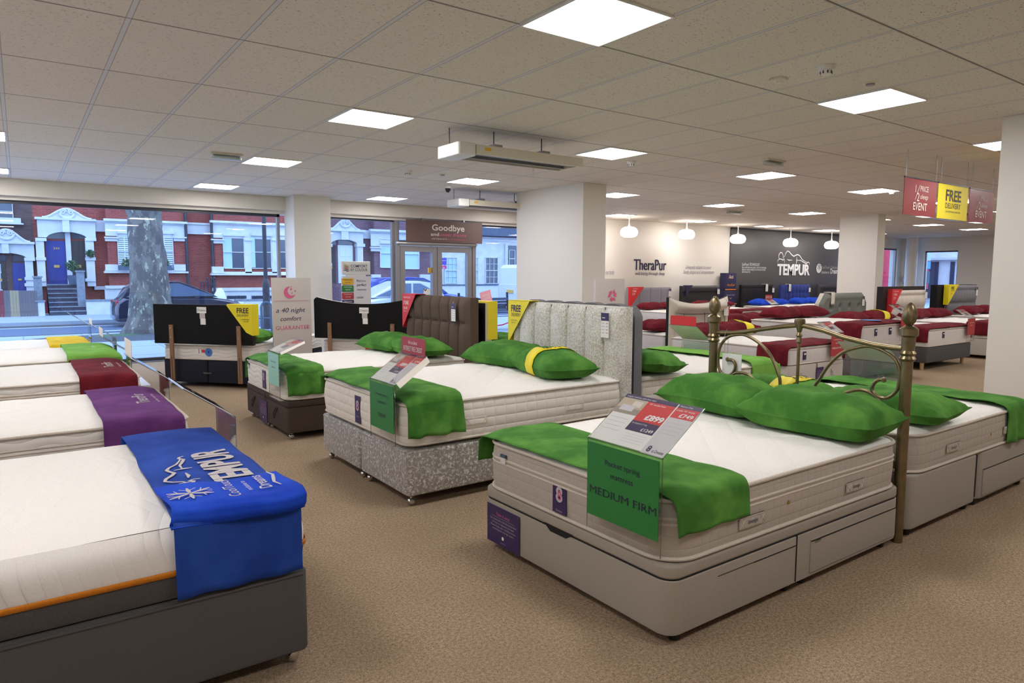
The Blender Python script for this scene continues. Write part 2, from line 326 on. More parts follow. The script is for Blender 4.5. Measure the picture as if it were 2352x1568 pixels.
# window wall: header over the glass, solid wall to the right with a darker painted bay
m = MB(); m.box(XL, 11.0, WY, WY+.3, 2.6, CH, 'header_paint'); m.box(XL, 11.0, WY-.1, WY, 2.66, CH, 'header_paint'); m.box(11.0, 17.25, WY, WY+.3, 0, CH, 'white_paint')
m.box(17.25, 26.3, WY-.04, WY+.3, 0, CH, 'grey_wall_paint'); m.box(26.3, 27.55, WY, WY+.3, 2.52, CH, 'white_paint'); m.box(27.55, XR, WY, WY+.3, 0, CH, 'white_paint'); m.box(XL, 27.9, WY, WY+.3, -.12, 0.02, 'stone_grey')
st(m, 'wall_back')
m = MB(); m.box(XR, XR+.3, 12.15, WY+.3, -.12, CH, 'white_paint'); m.box(XR, XR+.3, YB, 11.0, -.12, CH, 'white_paint'); m.box(XR, XR+.3, 11.0, 12.15, 2.42, CH, 'white_paint'); m.box(XR, XR+.3, 11, 12.15, -.12, .05, 'white_paint')
st(m, 'wall_right')
st(MB().box(XL, 1.35, 10.15, WY, 0, .025, 'paper_grey').box(3.2, 11, 12.3, WY, 0, .02, 'paper_grey'), 'trim_1')
# columns
st(MB().box(4.07, 4.75, 12.4, WY, 0, CH, 'cream_paint'), 'trim_2')
st(MB().box(7.12, 7.6, 8.06, 9.8, 0, CH, 'white_paint'), 'trim_3')
st(MB().box(16.15, 16.5, 8.07, 8.98, 0, CH, 'white_paint'), 'trim_4')
st(MB().box(7.2, 7.8, 1.1, 2.55, 0, CH, 'white_paint'), 'trim_5')
st(MB().lathe([(.2, 0), (.2, CH)], (27.3, 12.33, 0), 'white_paint', 24), 'trim_6')
st(MB().box(17.25, 26.3, WY-.07, WY-.035, 2.86, CH, 'dark_frame'), 'trim_7')
def window(name, x0, x1, z0, z1, mull=(), fw=.05):
    m = MB(); y0, y1 = WY+.06, WY+.14
    m.box(x0, x1, y0, y1, z1-fw, z1, 'dark_frame'); m.box(x0, x1, y0, y1, z0, z0+fw, 'dark_frame'); m.box(x0, x0+fw, y0, y1, z0, z1, 'alu'); m.box(x1-fw, x1, y0, y1, z0, z1, 'alu')
    for a in mull: m.box(a-.05, a+.05, y0-.03, y1, z0, z1, 'alu')
    r = st(m, name); g = MB().box(x0+fw, x1-fw, WY+.10, WY+.106, z0+fw, z1-fw, 'window_glass').build('glass', r); return r
window('window_1', XL, 4.0, .02, 2.6); window('window_2', 4.8, 6.33, .02, 2.62); window('window_3', 6.33, 8.28, 2.17, 2.62, (6.38,), .03); window('window_4', 8.28, 11.0, .02, 2.62)
window('window_5', 26.3, 27.55, .02, 2.52)
m = MB(); m.box(XR+.1, XR+.16, 11.0, 12.15, .05, .1, 'dark_frame').box(XR+.1, XR+.16, 11.0, 12.15, 2.37, 2.42, 'dark_frame').box(XR+.1, XR+.16, 11.0, 11.05, .05, 2.42, 'alu').box(XR+.1, XR+.16, 12.1, 12.15, .05, 2.42, 'alu')
r = st(m, 'window_6'); MB().box(XR+.12, XR+.126, 11.05, 12.1, .1, 2.37, 'window_glass').build('glass', r)
# double glazed door
m = MB(); y0, y1 = WY-.02, WY+.12
m.box(6.33, 8.28, y0-.02, y1, 2.10, 2.17, 'alu'); m.box(6.33, 6.42, y0, y1, 0, 2.1, 'alu'); m.box(8.19, 8.28, y0, y1, 0, 2.1, 'alu'); m.box(6.33, 8.28, y0-.06, y0-.02, 2.13, 2.16, 'white_plastic')
dr = st(m, 'door_1')
for x0, x1 in ((6.43, 7.30), (7.31, 8.18)):
    m = MB(); m.box(x0, x0+.11, y0+.01, y1-.02, .02, 2.09, 'alu').box(x1-.11, x1, y0+.01, y1-.02, .02, 2.09, 'alu').box(x0+.11, x1-.11, y0+.01, y1-.02, 1.97, 2.09, 'alu').box(x0+.11, x1-.11, y0+.01, y1-.02, .02, .2, 'alu')
    lf = m.build('door_leaf', dr); MB().box(x0+.11, x1-.11, WY+.04, WY+.046, .2, 1.97, 'window_glass').build('glass', lf)
    if x0 < 7: MB().box(x1-.08, x1-.05, y0-.02, y0+.01, .93, 1.03, 'black_plastic').build('lock', lf)
# ceiling light panels, a regular three metre layout
def light_panel(x, y, lab):
    r = T('ceiling_light', lab, 'ceiling light', off=(x, y, CH-.012), group='square ceiling light panels')
    m = MB(); a = .6; t = .012
    m.box(x, x+a, y, y+t, CH-.012, CH+.004, 'white_plastic').box(x, x+a, y+a-t, y+a, CH-.012, CH+.004, 'white_plastic').box(x, x+t, y+t, y+a-t, CH-.012, CH+.004, 'white_plastic').box(x+a-t, x+a, y+t, y+a-t, CH-.012, CH+.004, 'white_plastic').build('frame', r)
    MB().box(x+t, x+a-t, y+t, y+a-t, CH-.006, CH+.002, 'light_panel').build('diffuser', r)
LP = {(2, 0): 'biggest square ceiling light, cropped by the top edge of the photo', (2, 1): 'square ceiling light above and left of the near hanging heater', (3, 0): 'large square ceiling light at upper right, just below a round grey ceiling disc',
      (2, 2): 'square ceiling light right beside the emergency light, upper left', (2, 3): 'small square ceiling light near the left window header, left of the white column',
      (3, 1): 'square ceiling light just right of the near hanging heater end', (3, 2): 'square ceiling light between the two hanging heaters', (3, 3): 'small square ceiling light above the window left of the brown doorway sign',
      (4, 0): 'square ceiling light cut off by the big column at the right edge', (4, 1): 'square ceiling light below the emergency light, centre right', (5, 1): 'square ceiling light left of the hanging half price banners',
      (4, 2): 'square ceiling light half hidden by the right side of the middle column', (5, 2): 'square ceiling light left of a small emergency light above the grey wall', (6, 2): 'square ceiling light above the figure logo on the grey wall',
      (4, 3): 'thin ceiling light above the first pendant lamp beside the middle column', (5, 3): 'thin ceiling light above the white wall, beyond the second pendant', (6, 3): 'thin ceiling light over the left half of the grey wall',
      (7, 3): 'thin ceiling light over the right end of the grey wall', (1, 2): 'ceiling light cut by the left photo edge, the upper of two', (1, 3): 'ceiling light cut by the left photo edge, the lower of two',
      (8, 2): 'far ceiling light under the middle banner, right of the slim column', (7, 2): 'far ceiling light directly under the first red banner'}
for i in range(0, 10):
    for j in range(-1, 4):
        x, y = 2.372+3*(i-2), 2.641+3*j
        if x+.6 > XR or (i in (8, 9) and j == 3 and x > 26): continue
        light_panel(x, y, LP.get((i, j), 'far white square light panel in the tiled ceiling' if i > 4 else 'white square light panel outside the picture'))
# hanging radiant heaters
def heater(x0, y0, L, lab):
    r = T('ceiling_heater', lab, 'heater', off=(x0, y0, 2.62)); w = .4; z0, z1 = 2.645, 2.725
    m = MB(); m.box(x0+.17, x0+L, y0, y0+.03, z0-.01, z1, 'cream_plastic').box(x0+.17, x0+L, y0+w-.03, y0+w, z0-.01, z1, 'cream_plastic').box(x0+.17, x0+L, y0+.03, y0+w-.03, z1-.03, z1, 'cream_plastic').box(x0+L-.02, x0+L, y0+.03, y0+w-.03, z0, z1-.03, 'cream_plastic').build('casing', r)
    MB().slab(x0-.03, x0+.17, y0-.005, y0+w+.005, z0-.03, z1+.01, .03, .012, 'white_plastic').build('end_box', r)
    MB().box(x0+.17, x0+L-.02, y0+.03, y0+w-.03, z0+.035, z0+.05, 'dark_frame').build('heating_plate', r)
    for yy in (y0+.1, y0+w-.12): MB().box(x0+.18, x0+L-.03, yy, yy+.018, z0, z0+.035, 'alu').build('fin', r)
    MB().rect((x0+.30, y0-.002, z0+.045), X, Z, .07, .03, 'amber_print').rect((x0+.22, y0-.002, z0+.05), X, Z, .05, .03, 'paper_grey').build('rating_label', r)
    for xx in (x0+.45, x0+L-.45):
        MB().box(xx, xx+.1, y0+.12, y0+.28, z1, z1+.05, 'alu').build('bracket', r); MB().tube([(xx+.05, y0+.2, z1+.05), (xx+.05, y0+.2, CH)], .006, 'dark_frame').build('drop_rod', r)
    MB().tube([(x0+.05, y0+.3, z1), (x0+.05, y0+.3, CH)], .005, 'dark_frame').build('cable', r)
heater(3.40, 5.56, 1.50, 'long cream radiant heater hanging from the ceiling, the nearer of two'); heater(5.92, 9.7, 1.62, 'long cream radiant heater hanging near the door, partly hidden by the column')
heater(13.3, 5.4, 1.5, 'cream heater glimpsed behind the first red hanging banner'); heater(21.5, 11.2, 1.6, 'far heater hanging in front of the slim round column')
def emergency(x, y, lab, L=.36):
    r = T('emergency_light', lab, 'emergency light', off=(x, y, CH-.07)); MB().slab(x, x+L, y, y+.11, CH-.02, CH, .01, .004, 'cream_plastic').build('backplate', r)
    MB().slab(x+.02, x+L-.02, y+.01, y+.10, CH-.07, CH-.02, .02, .012, 'frosted').build('cover', r); MB().tube([(x+.04, y+.05, CH-.04), (x+L-.04, y+.05, CH-.04)], .012, 'white_plastic').build('tube', r)
emergency(1.89, 8.62, 'clear bulkhead emergency light on the ceiling at upper left'); emergency(7.42, 5.05, 'clear bulkhead emergency light above the centre right ceiling light'); emergency(12.6, 9.5, 'small emergency light above the left end of the grey wall', .5)
def smoke(x, y, lab, kind='detector'):
    if kind == 'detector':
        r = T('smoke_detector', lab, 'smoke detector', off=(x, y, CH-.06)); MB().lathe([(.002, CH), (.055, CH), (.055, CH-.015), (.05, CH-.028), (.002, CH-.028)], (x, y, 0), 'white_plastic', 24).build('base', r)
        MB().lathe([(.002, CH-.028), (.038, CH-.028), (.033, CH-.055), (.002, CH-.058)], (x, y, 0), 'white_plastic', 20).build('chamber', r)
        m = MB()
        for k in range(8): a = k*PI/4; m.box(x+.036*math.cos(a)-.003, x+.036*math.cos(a)+.003, y+.036*math.sin(a)-.003, y+.036*math.sin(a)+.003, CH-.052, CH-.034, 'black_plastic')
        m.build('vents', r)
    elif kind == 'disc':
        r = T('ceiling_disc', lab, 'ceiling disc', off=(x, y, CH-.02)); MB().lathe([(.002, CH), (.06, CH), (.055, CH-.008), (.002, CH-.008)], (x, y, 0), 'cream_plastic', 24).build('rim', r); MB().lathe([(.002, CH-.008), (.032, CH-.008), (.030, CH-.02), (.002, CH-.022)], (x, y, 0), 'alu', 20).build('centre', r)
    else:
        r = T('sensor', lab, 'ceiling sensor', off=(x, y, CH-.03)); MB().slab(x-.05, x+.05, y-.05, y+.05, CH-.015, CH, .01, .004, 'cream_plastic').build('plate', r); MB().lathe([(.002, CH-.015), (.03, CH-.015), (.022, CH-.032), (.002, CH-.034)], (x, y, 0), 'card_cream', 16).build('lens', r)
smoke(4.5, 2.65, 'white smoke detector with slotted chamber, upper right ceiling'); smoke(6.27, 6.21, 'white smoke detector right of the near heater'); smoke(4.40, 8.59, 'small smoke detector left of the ceiling light between the heaters'); smoke(11.9, 5.75, 'small smoke detector below the ceiling light left of the banners')
smoke(4.5, 3.01, 'square ceiling sensor with pink lens, left of the big smoke detector', 'sensor'); smoke(5.14, 2.68, 'round grey disc in the ceiling above the large right light', 'disc'); smoke(3.96, 8.01, 'small ceiling sensor above the smoke detector near the window', 'sensor'); smoke(4.95, 8.6, 'small flat disc in the ceiling near the light between the heaters', 'disc')
m = MB(); cx, cyy = 5.62, 9.6
r = T('dome_camera', 'small black dome camera under the far heater by the doorway', 'security camera', off=(cx, cyy, 2.8)); MB().lathe([(.002, CH), (.05, CH), (.05, CH-.05), (.002, CH-.05)], (cx, cyy, 0), 'white_plastic').build('mount', r); MB().lathe([(.045, CH-.05), (.04, CH-.085), (.02, CH-.11), (.002, CH-.115)], (cx, cyy, 0), 'black_plastic').build('dome', r)
# pendant lamps along the wall
for i, (px, py, y, lab) in enumerate(((1445, 524, 12.15, 'round white pendant lamp nearest the middle column'), (1577, 530, 12.15, 'brightest round white pendant lamp in front of the white wall'), (1695, 541, 12.15, 'round white pendant lamp where the white wall meets the grey wall'),
                                      (1816, 550, 12.15, 'round white pendant lamp above the figure logo on the grey wall'), (1910, 556, 12.15, 'round white pendant lamp beside the far column on the grey wall'))):
    p = atY(px, py, y); x, z = p.x, p.z-.12*0; z -= .10; r = T('pendant_lamp', lab, 'pendant lamp', off=(x, y, z-.12), group='pendant lamps')
    MB().lathe([(.01, z+.14), (.1, z+.13), (.17, z+.10), (.21, z+.04), (.215, z-.02), (.19, z-.08), (.13, z-.115), (.01, z-.12)], (x, y, 0), 'lamp_glow', 24).build('glass_shade', r)
    MB().lathe([(.012, z+.22), (.02, z+.17), (.045, z+.14), (.01, z+.13)], (x, y, 0), 'white_plastic').build('lamp_holder', r); MB().tube([(x, y, z+.2), (x, y, CH)], .012, 'white_plastic').build('cord', r)
    MB().lathe([(.002, CH-.03), (.06, CH-.03), (.06, CH), (.002, CH)], (x, y, 0), 'white_plastic').build('ceiling_rose', r)
# hanging banners
for i, (x0, x1, kd) in enumerate(((8.08, 8.87, 'r'), (8.92, 9.74, 'y'), (9.79, 10.53, 'r'))):
    y, z0, z1 = 3.77, 2.19, 2.60; xm = (x0+x1)/2; w = x1-x0
    lab = {0: 'red half price sleep event banner hanging at the left of three', 1: 'yellow free delivery banner hanging between two red ones', 2: 'red half price sleep event banner at the right of three'}[i]
    r = T('hanging_banner', lab, 'banner', off=(xm, y, z0), group='hanging banners')
    m = MB().box(x0, x1, y, y+.006, z0, z1, 'banner_red' if kd == 'r' else 'yellow_print'); f = y-.003
    if kd == 'r':
        m.text('1', (xm-.13, f, z1-.15), X, Z, .085, 'card_cream').stroke([(-.14, -.03), (-.03, .15)], .022, 'card_cream', (xm-.0, f, z1-.21), X, Z).text('2', (xm-.06, f, z1-.245), X, Z, .095, 'card_cream')
        m.text('PRICE', (xm+.085, f, z1-.13), X, Z, .062, 'card_cream', w=.2).text('sleep', (xm+.085, f, z1-.215), X, Z, .055, 'card_cream', w=.2, shear=.25).text('EVENT', (xm, f, z1-.345), X, Z, .085, 'card_cream', w=.34, bold=.01)
    else:
        m.text('FREE', (xm, f, z1-.19), X, Z, .13, 'dark_print', w=.42, bold=.02).text('DELIVERY', (xm, f, z1-.28), X, Z, .065, 'dark_print', w=.42).text('ON EVERYTHING OVER £100', (xm, f, z1-.33), X, Z, .02, 'dark_print', w=.4)
    m.build('banner_sheet', r); MB().box(x0-.005, x1+.005, y-.006, y+.012, z1, z1+.012, 'dark_frame').build('top_rail', r); MB().box(x0-.005, x1+.005, y-.005, y+.011, z0-.012, z0, 'acrylic').build('bottom_rail', r)
    for a in (x0+.04, x1-.04): MB().tube([(a-.015, y, z1+.01), (a-.015, y, z1+.25), (a, y, CH), (a+.015, y, z1+.25), (a+.015, y, z1+.01)], .002, 'alu', 6).build('hanging_wire', r)
# doorway sign
x0, x1, z0, z1, y = 6.5, 8.36, 2.17, 2.62, 12.80
m = MB().box(x0, x1, y, y+.012, z0, z1, 'brown_print'); f = y-.004; xm = 7.45
m.text('Goodbye', (xm+.05, f, z1-.20), X, Z, .125, 'card_cream', w=.80, bold=.018).text('and', (xm-.28, f, z1-.315), X, Z, .07, 'card_cream', w=.2, bold=.015).text('sweet dreams', (xm+.17, f, z1-.315), X, Z, .07, 'pink_print', w=.66, shear=.3).text('SHOP ONLINE 24/7 AT', (xm-.17, f, z1-.39), X, Z, .028, 'card_cream', w=.37).text('www.dreams.co.uk', (xm+.24, f, z1-.39), X, Z, .03, 'pink_print', w=.42)
r = T('doorway_sign', 'brown sign saying goodbye and sweet dreams above the glass door', 'sign', off=(7.4, 12.8, 2.17)); m.build('panel', r)
for a in (6.9, 7.9): MB().box(a-.02, a+.02, 12.812, 12.87, 2.5, 2.664, 'alu').build('bracket', r)
# wall lettering
m = MB(); p = atY(1493, 622, WY-.01)
def walltext(mb, t, px, py, px2, h, mt, **k):
    a, b = atY(px, py, WY-.012), atY(px2, py, WY-.012); return mb.text(t, ((a.x+b.x)/2, a.y, atY((px+px2)/2, py, WY-.012).z), X, Z, h, mt, w=abs(b.x-a.x), **k)
walltext(m, 'TheraPur', 1456, 620, 1530, .29, 'navy', ex=.008); walltext(m, 'well-being through sleep', 1459, 631, 1527, .085, 'navy'); tag(m.build('wall_logo'), 'dark blue raised company lettering and sleep slogan on the white wall', 'wall sign')
m = MB(); walltext(m, 'Uniquely adapts to your', 1575, 617, 1634, .10, 'grey_print', shear=.25); walltext(m, 'body shape and temperature', 1570, 628, 1640, .10, 'grey_print', shear=.25); tag(m.build('wall_slogan'), 'pale grey italic slogan in two lines on the white wall', 'wall lettering')
m = MB(); walltext(m, 'our body', 1391, 630, 1411, .12, 'grey_print', shear=.25); tag(m.build('wall_slogan'), 'pale italic words half hidden beside the middle column', 'wall lettering')
WG = WY-.05
def wt2(mb, t, px, py, px2, h, mt, **k):
    a, b = atY(px, py, WG), atY(px2, py, WG); return mb.text(t, ((a.x+b.x)/2, WG, atY((px+px2)/2, py, WG).z), X, Z, h, mt, w=abs(b.x-a.x), **k)
FIG = [[(-.98, 0), (-.97, .1), (-.86, .16), (-.74, .14), (-.66, .1), (-.6, .16), (-.56, .1), (-.57, -.02)], [(-.66, .14), (-.66, .3), (-.74, .42), (-.84, .42), (-.92, .32), (-.92, .2), (-.84, .13)], [(-.66, .22), (-.58, .26), (-.52, .4), (-.42, .5), (-.3, .46), (-.15, .34), (-.02, .28), (.12, .34), (.24, .36), (.36, .3), (.5, .16), (.68, .08), (.86, .02)],
       [(.16, .26), (.17, .1), (.15, -.04)], [(.18, .12), (.4, .12), (.6, .04), (.78, -.02), (.88, .05), (.96, .02), (1., -.06)], [(-.42, .14), (-.3, .11), (-.1, .12)]]
m = MB(); wt2(m, 'TEMPUR', 1785, 631, 1859, .34, 'white_print', bold=.03, ex=.008); a, b = atY(1785, 605, WG), atY(1860, 605, WG)
for L in FIG: m.stroke([((q[0])*(b.x-a.x)/2, q[1]*.76) for q in L], .034, 'white_print', ((a.x+b.x)/2, WG, a.z+.03), X, Z)
tag(m.build('wall_logo'), 'white lettering with outline of a reclining figure on the grey wall', 'wall sign')
m = MB(); wt2(m, 'CoolTouch TECHNOLOGY', 1704, 610, 1745, .08, 'white_print'); wt2(m, 'Stay comfortable every night. CoolTouch technology', 1704, 616, 1760, .06, 'white_print', shear=.2); wt2(m, 'keeps your mattress feeling cool to the touch and helps', 1704, 621, 1758, .06, 'white_print', shear=.2); wt2(m, 'absorb excess heat', 1704, 626, 1723, .06, 'white_print', shear=.2)
tag(m.build('wall_slogan'), 'small white paragraph on the left part of the grey wall', 'wall lettering')
m = MB(); wt2(m, 'CoolTouch Collection', 1887, 617, 1923, .10, 'light_grey_print'); wt2(m, 'Exclusive to', 1887, 628, 1904, .10, 'white_print', shear=.2); wt2(m, 'Dreams', 1907, 628, 1927, .17, 'white_print', bold=.02); p = atY(1881, 616, WG); m.lathe([(.002, -.002), (.16, -.002), (.16, .0), (.002, .0)], (p.x, WG, p.z), 'white_print', 20, axis='y'); m.text('*', (p.x, WG-.006, p.z-.2), X, Z, .34, 'grey_wall_paint')
tag(m.build('wall_slogan'), 'white lettering with a round badge at the right end of the grey wall', 'wall lettering')
# fittings on the far end wall
def onX(px, py, Xv): return atX(px, py, Xv)
p = onX(2095, 626, XR-.02); r = T('alarm_point', 'small red and white alarm button on the far white wall', 'alarm', off=p); MB().box(XR-.05, XR, p.y-.06, p.y+.06, p.z-.07, p.z+.07, 'white_plastic').build('box', r); MB().lathe([(.002, -.06), (.045, -.06), (.045, -.04), (.002, -.04)], (XR, p.y+.02, p.z), 'red_print', 16, axis='x').build('button', r)
p = onX(2086, 642, XR-.02); r = T('control_panel', 'grey control panel on the far wall under the alarm button', 'panel', off=p); MB().box(XR-.1, XR, p.y-.2, p.y+.2, p.z-.13, p.z+.13, 'alu').build('case', r); MB().box(XR-.104, XR-.1, p.y-.17, p.y+.17, p.z+.0, p.z+.03, 'paper_grey').box(XR-.104, XR-.1, p.y-.17, p.y+.17, p.z-.06, p.z-.03, 'paper_grey').build('display', r)
# ---------------------------------------------------------------- beds
HBR = {}
HBL = {'B': 'tall silver crushed velvet headboard with vertical channels', 'BB': 'grey scalloped headboard just behind the crushed velvet one', 'C': 'brown tufted headboard with a red corner cover', 'CC': 'cream edged headboard peeping out behind the brown one',
       'E': 'black backed headboard on wooden struts with yellow cover, seen from behind', 'D': 'curved headboard with black back and cream edge, seen from behind', 'M1': 'cream curved leather headboard with stitched panels in the middle distance', 'M5': 'sage grey headboard with clipped corners and buttons',
       'G': 'cream tufted headboard set in a dark frame', 'H': 'tall dark grey tufted headboard with black sides', 'I': 'pale tufted headboard at the edge of the big right column', 'W1': 'cool grey square tiled headboard against the white wall', 'W2': 'black roll top headboard against the white wall',
       'W3': 'plain charcoal headboard against the grey wall', 'W4': 'royal blue tufted headboard against the grey wall', 'W5': 'dark grey roll top headboard beside the far column'}
class B:
    """one display bed: foot at local x=0, head at local x=L, middle at y=0"""
    def __init__(s, x, y, deg, L, Wd, zb, zt, who):
        s.fr = Fr(x, y, deg); s.L, s.W, s.zb, s.zt, s.who = L, Wd, zb, zt, who
    def T(s, name, label, cat, off=(0, 0, 0), group=None): return T(name, label, cat, s.fr, off, group)
def castor(b, par, x, y, kind):
    if kind == 'castor':
        r = MB().lathe([(.008, .045), (.008, .08), (.016, .08)], (x, y, 0), 'chrome', 8).build('castor', par); MB().lathe([(.002, -.022), (.018, -.018), (.024, -.006), (.024, .006), (.018, .018), (.002, .022)], (x, y, .025), 'chrome', 14, axis='y').build('wheel', r)
    elif kind == 'glide': MB().lathe([(.022, 0), (.028, .02), (.024, .06), (.002, .06)], (x, y, 0), 'black_plastic', 12).build('glide', par)
    else: MB().lathe([(.026, 0), (.034, .12), (.002, .12)], (x, y, 0), 'pale_wood', 16).build('leg', par)
def divan(b, lab, mt, z0=.06, feet='castor', r=.04, lip=None, split='x', drawers=(), loops=0, cut=0, handle=None, hbt=None):
    """upholstered base; returns the bed's empty"""
    root = b.T('divan_bed', lab, 'bed'); L, w, zb = b.L, b.W, b.zb
    m = MB(); g = .004
    if lip:
        m.slab(0, L, -w/2, w/2, z0, lip-g, r, .006, mt).slab(.004, L-.004, -w/2+.004, w/2-.004, lip-g-.004, lip+g, r, .001, 'black').slab(0, L, -w/2, w/2, lip, zb, r, .015, mt)
    elif split == 'x':
        m.slab(0, L/2-.003, -w/2, w/2, z0, zb, r, .015, mt).slab(L/2+.003, L, -w/2, w/2, z0, zb, r, .015, mt).box(L/2-.02, L/2+.02, -w/2+.02, w/2-.02, z0+.02, zb-.02, 'black')
    else:
        m.slab(0, L, -w/2, -.003, z0, zb, r, .015, mt).slab(0, L, .003, w/2, z0, zb, r, .015, mt)
    if cut == 1: m.tube([(0+.0, -w/2+r, zb-.012), (0, w/2-r, zb-.012)], .006, mt)
    m.build('base', root)
    for (xa, xb, za, zc) in drawers:
        for sd in (-1, 1):
            dd = MB().slab(xa, xb, sd*w/2-.006, sd*w/2+.006, za, zc, .005, .004, mt); d = dd.build('drawer', root)
            MB().box(xa, xb, sd*(w/2+.006)-.002, sd*(w/2+.006)+.002, zc-.006, zc-.001, 'black').build('shadow_gap', d)
            MB().box(xa+.03, xa+.08, sd*(w/2+.007)-.004, sd*(w/2+.007)+.004, zc-.014, zc-.009, 'chrome').build('handle', d)
    if loops:
        for yy in (-w*.27, w*.27): MB().tube([(-.003, yy+.012, zb-.10), (-.03, yy+.006, zb-.14), (-.034, yy, zb-.19), (-.03, yy-.004, zb-.2), (-.02, yy-.01, zb-.15), (-.003, yy-.014, zb-.10)], .007, mt, 6).build('pull_loop', root)
        MB().box(-.0022, .002, -.002, .002, z0+.02, zb-.01, 'black').build('centre_seam', root)
    if handle: MB().prism([(-.11, .02), (.11, .02), (.06, -.012), (-.06, -.012)], (-.001, handle, zb-.07), -Y, Z, (.01, 0, 0), 'black').build('hand_recess', root)
    xs = (.10, L-.10) if feet != 'castor' else (.05, L-.08)
    ys = (-w/2+.06, w/2-.06)
    for x in xs:
        for y in ys: castor(b, root, x, y, feet)
    for x in ((xs[0],) if feet == 'castor' else ()):
        for y in (-.06, .06): castor(b, root, x, y, feet)
    if feet == 'glide':
        for y in ys:
            for dx in (-.07, .07): castor(b, root, L/2+dx, y, feet)
    return root
def mattress(b, lab, side='tick_grey', top='tick_top', pipe='piping_cream', z0=None, z1=None, r=.09, pt=False, handles=0, tag8=None, brand=None, dome=.02, inset=.005, seed=1, bulge=.006, tufts=.004, band=None, soft=0.):
    b.lift = dome-.002+tufts*2.4
    z0 = b.zb if z0 is None else z0; z1 = b.zt if z1 is None else z1; L, w = b.L-inset, b.W/2-inset
    root = b.T('mattress', lab, 'mattress', off=(0, 0, z0)); x0, e = inset, .022; he = z1-.02
    wob = lambda x, y, z: .004*N3(x*3+seed, y*3, z*2)
    m = MB(); n = 10; rs = []
    for i in range(n+1):
        t = i/n; z = z0+.008+(he-z0-.012)*t; d = -bulge*math.sin(PI*t)+(.004 if i in (0, n) else 0)
        if soft and t > .55: q_ = (t-.55)/.45; d += soft*(1-math.sqrt(max(0, 1-q_*q_*.98)))
        rs.append([(p[0], p[1], p[2]+wob(p[0], p[1], 0)*t) for p in outline(x0+d, L-d, -w+d, w-d, r, z, 8)])
    if band: k = max(1, round(n*band)); m.rings(rs[:k+1], 'band_charcoal', True, False); m.rings(rs[k:], side, False, not soft)
    else: m.rings(rs, side)
    m.build('side_panel', root, sharp=60)
    # domed, gently dimpled top
    sg = 8
    si = soft*.8586+.004 if soft else 0.
    o0 = outline(x0+si, L-si, -w+si, w-si, r, 0, sg)
    full = []
    for a in range(len(o0)):
        p, q = V(o0[a]), V(o0[(a+1) % len(o0)]); dl = (q-p).length; c = max(1, int(dl/.09))
        for j in range(c): full.append(p.lerp(q, j/c))
    cx = (x0+L)/2; rs = []
    ns = 16
    for i in range(ns+1):
        t = i/ns; sc = 1-(t**1.15)*.97
        h = dome*(1-(1-min(1, t*2.6))**2.2) + (.012 if t and not soft else (-.002 if soft and not t else 0))
        ring = []
        for p in full:
            q = V((cx+(p.x-cx)*(1-(1-sc)*1.0), p.y*sc, 0)) if L < 2*w else V((cx+(p.x-cx)*(1-(1-sc)*(.97)), p.y*sc, 0))
            dm = tufts*(math.sin(q.x*2*PI/.19+q.y*2)*math.sin(q.y*2*PI/.19)+N3(q.x*4+seed*7, q.y*4)*1.2)*min(1, t*5)
            ring.append((q.x, q.y, he-.002+h+dm+wob(q.x, q.y, 0)*(1-min(1, t*4))))
        rs.append(ring)
    MB().rings(rs, top, False, True).build('quilted_top', root, sharp=70)
    def pipe_at(z, rr, mt, k=1.):
        P = [(p.x, p.y, z+wob(p.x, p.y, 0)*k) for p in full]; cxx = [(x-cx)*(1+.004)+cx for x, _, _ in P]
        MB().tube([(a, p[1]*1.004, p[2]) for a, p in zip(cxx, P)], rr, mt, 7, closed=True).build('piping', root)
    if band:
        zb_ = z0+.008+(he-z0-.012)*round(n*band)/n
        P = [[(p[0], p[1], zb_+dz) for p in outline(x0-bulge-.004, L+bulge+.004, -w-bulge-.004, w+bulge+.004, r, 0, 8)] for dz in (-.010, .010)]; MB().rings(P, 'tape_orange', False, False).build('orange_tape', root, solid=.002)
    else:
        pipe_at(z0+.014, .009, pipe, 0); pipe_at(he, .009, pipe)
        if pt: pipe_at(he-.075, .008, pipe, .6); pipe_at(he-.098, .007, pipe, .6)
    for sd in (-1, 1):
        for kx in ((.27, .73) if handles else ()):
            xx = x0+(L-x0)*kx; zc = (z0+he)/2-(.035 if pt else .01); y = sd*(w+.012)
            hm = MB().slab(xx-.09, xx+.09, y-.004, y+.004, zc-.026, zc+.026, .006, .003, side); 
            for a in (-.07, .07):
                for q in (-1, 1): hm.tube([(xx+a-.018, y+sd*.005, zc-.018*q), (xx+a+.018, y+sd*.005, zc+.018*q)], .0015, pipe, 4)
            if handles == 2: hm.text('Silentnight', (xx, y+sd*.0055, zc-.008), X*(-sd), Z, .018, 'blue_print' if False else 'navy', w=.075, shear=.2)
            hm.build('handle', root)
        if handles:
            for kx in (.42, .5, .58, .88)[:1 if handles == 2 else 4]: MB().lathe([(.003, -.004), (.009, -.004), (.009, .004), (.003, .004)], (x0+(L-x0)*kx, sd*(w+.006), (z0+he)/2-.01), 'gold', 10, axis='y').build('air_vent', root)
    if handles == 3: pass
    if tag8 is not None:
        zc = z0+(he-z0)*.5; yy = tag8; m = MB().box(x0-.012, x0-.008, yy-.05, yy+.05, z0+.03, he-(.10 if pt else .04), 'purple_print'); zc = (z0+.03+he-(.10 if pt else .04))/2
        m.text('8', (x0-.0135, yy, zc-.005), -Y, Z, .07, 'light_grey_print', bold=.03).text('8', (x0-.014, yy-.002, zc+.003), -Y, Z, .045, 'pink_print', bold=.005).text('Dreams', (x0-.0135, yy, zc-.055), -Y, Z, .010, 'light_grey_print'); m.build('number_label', root)
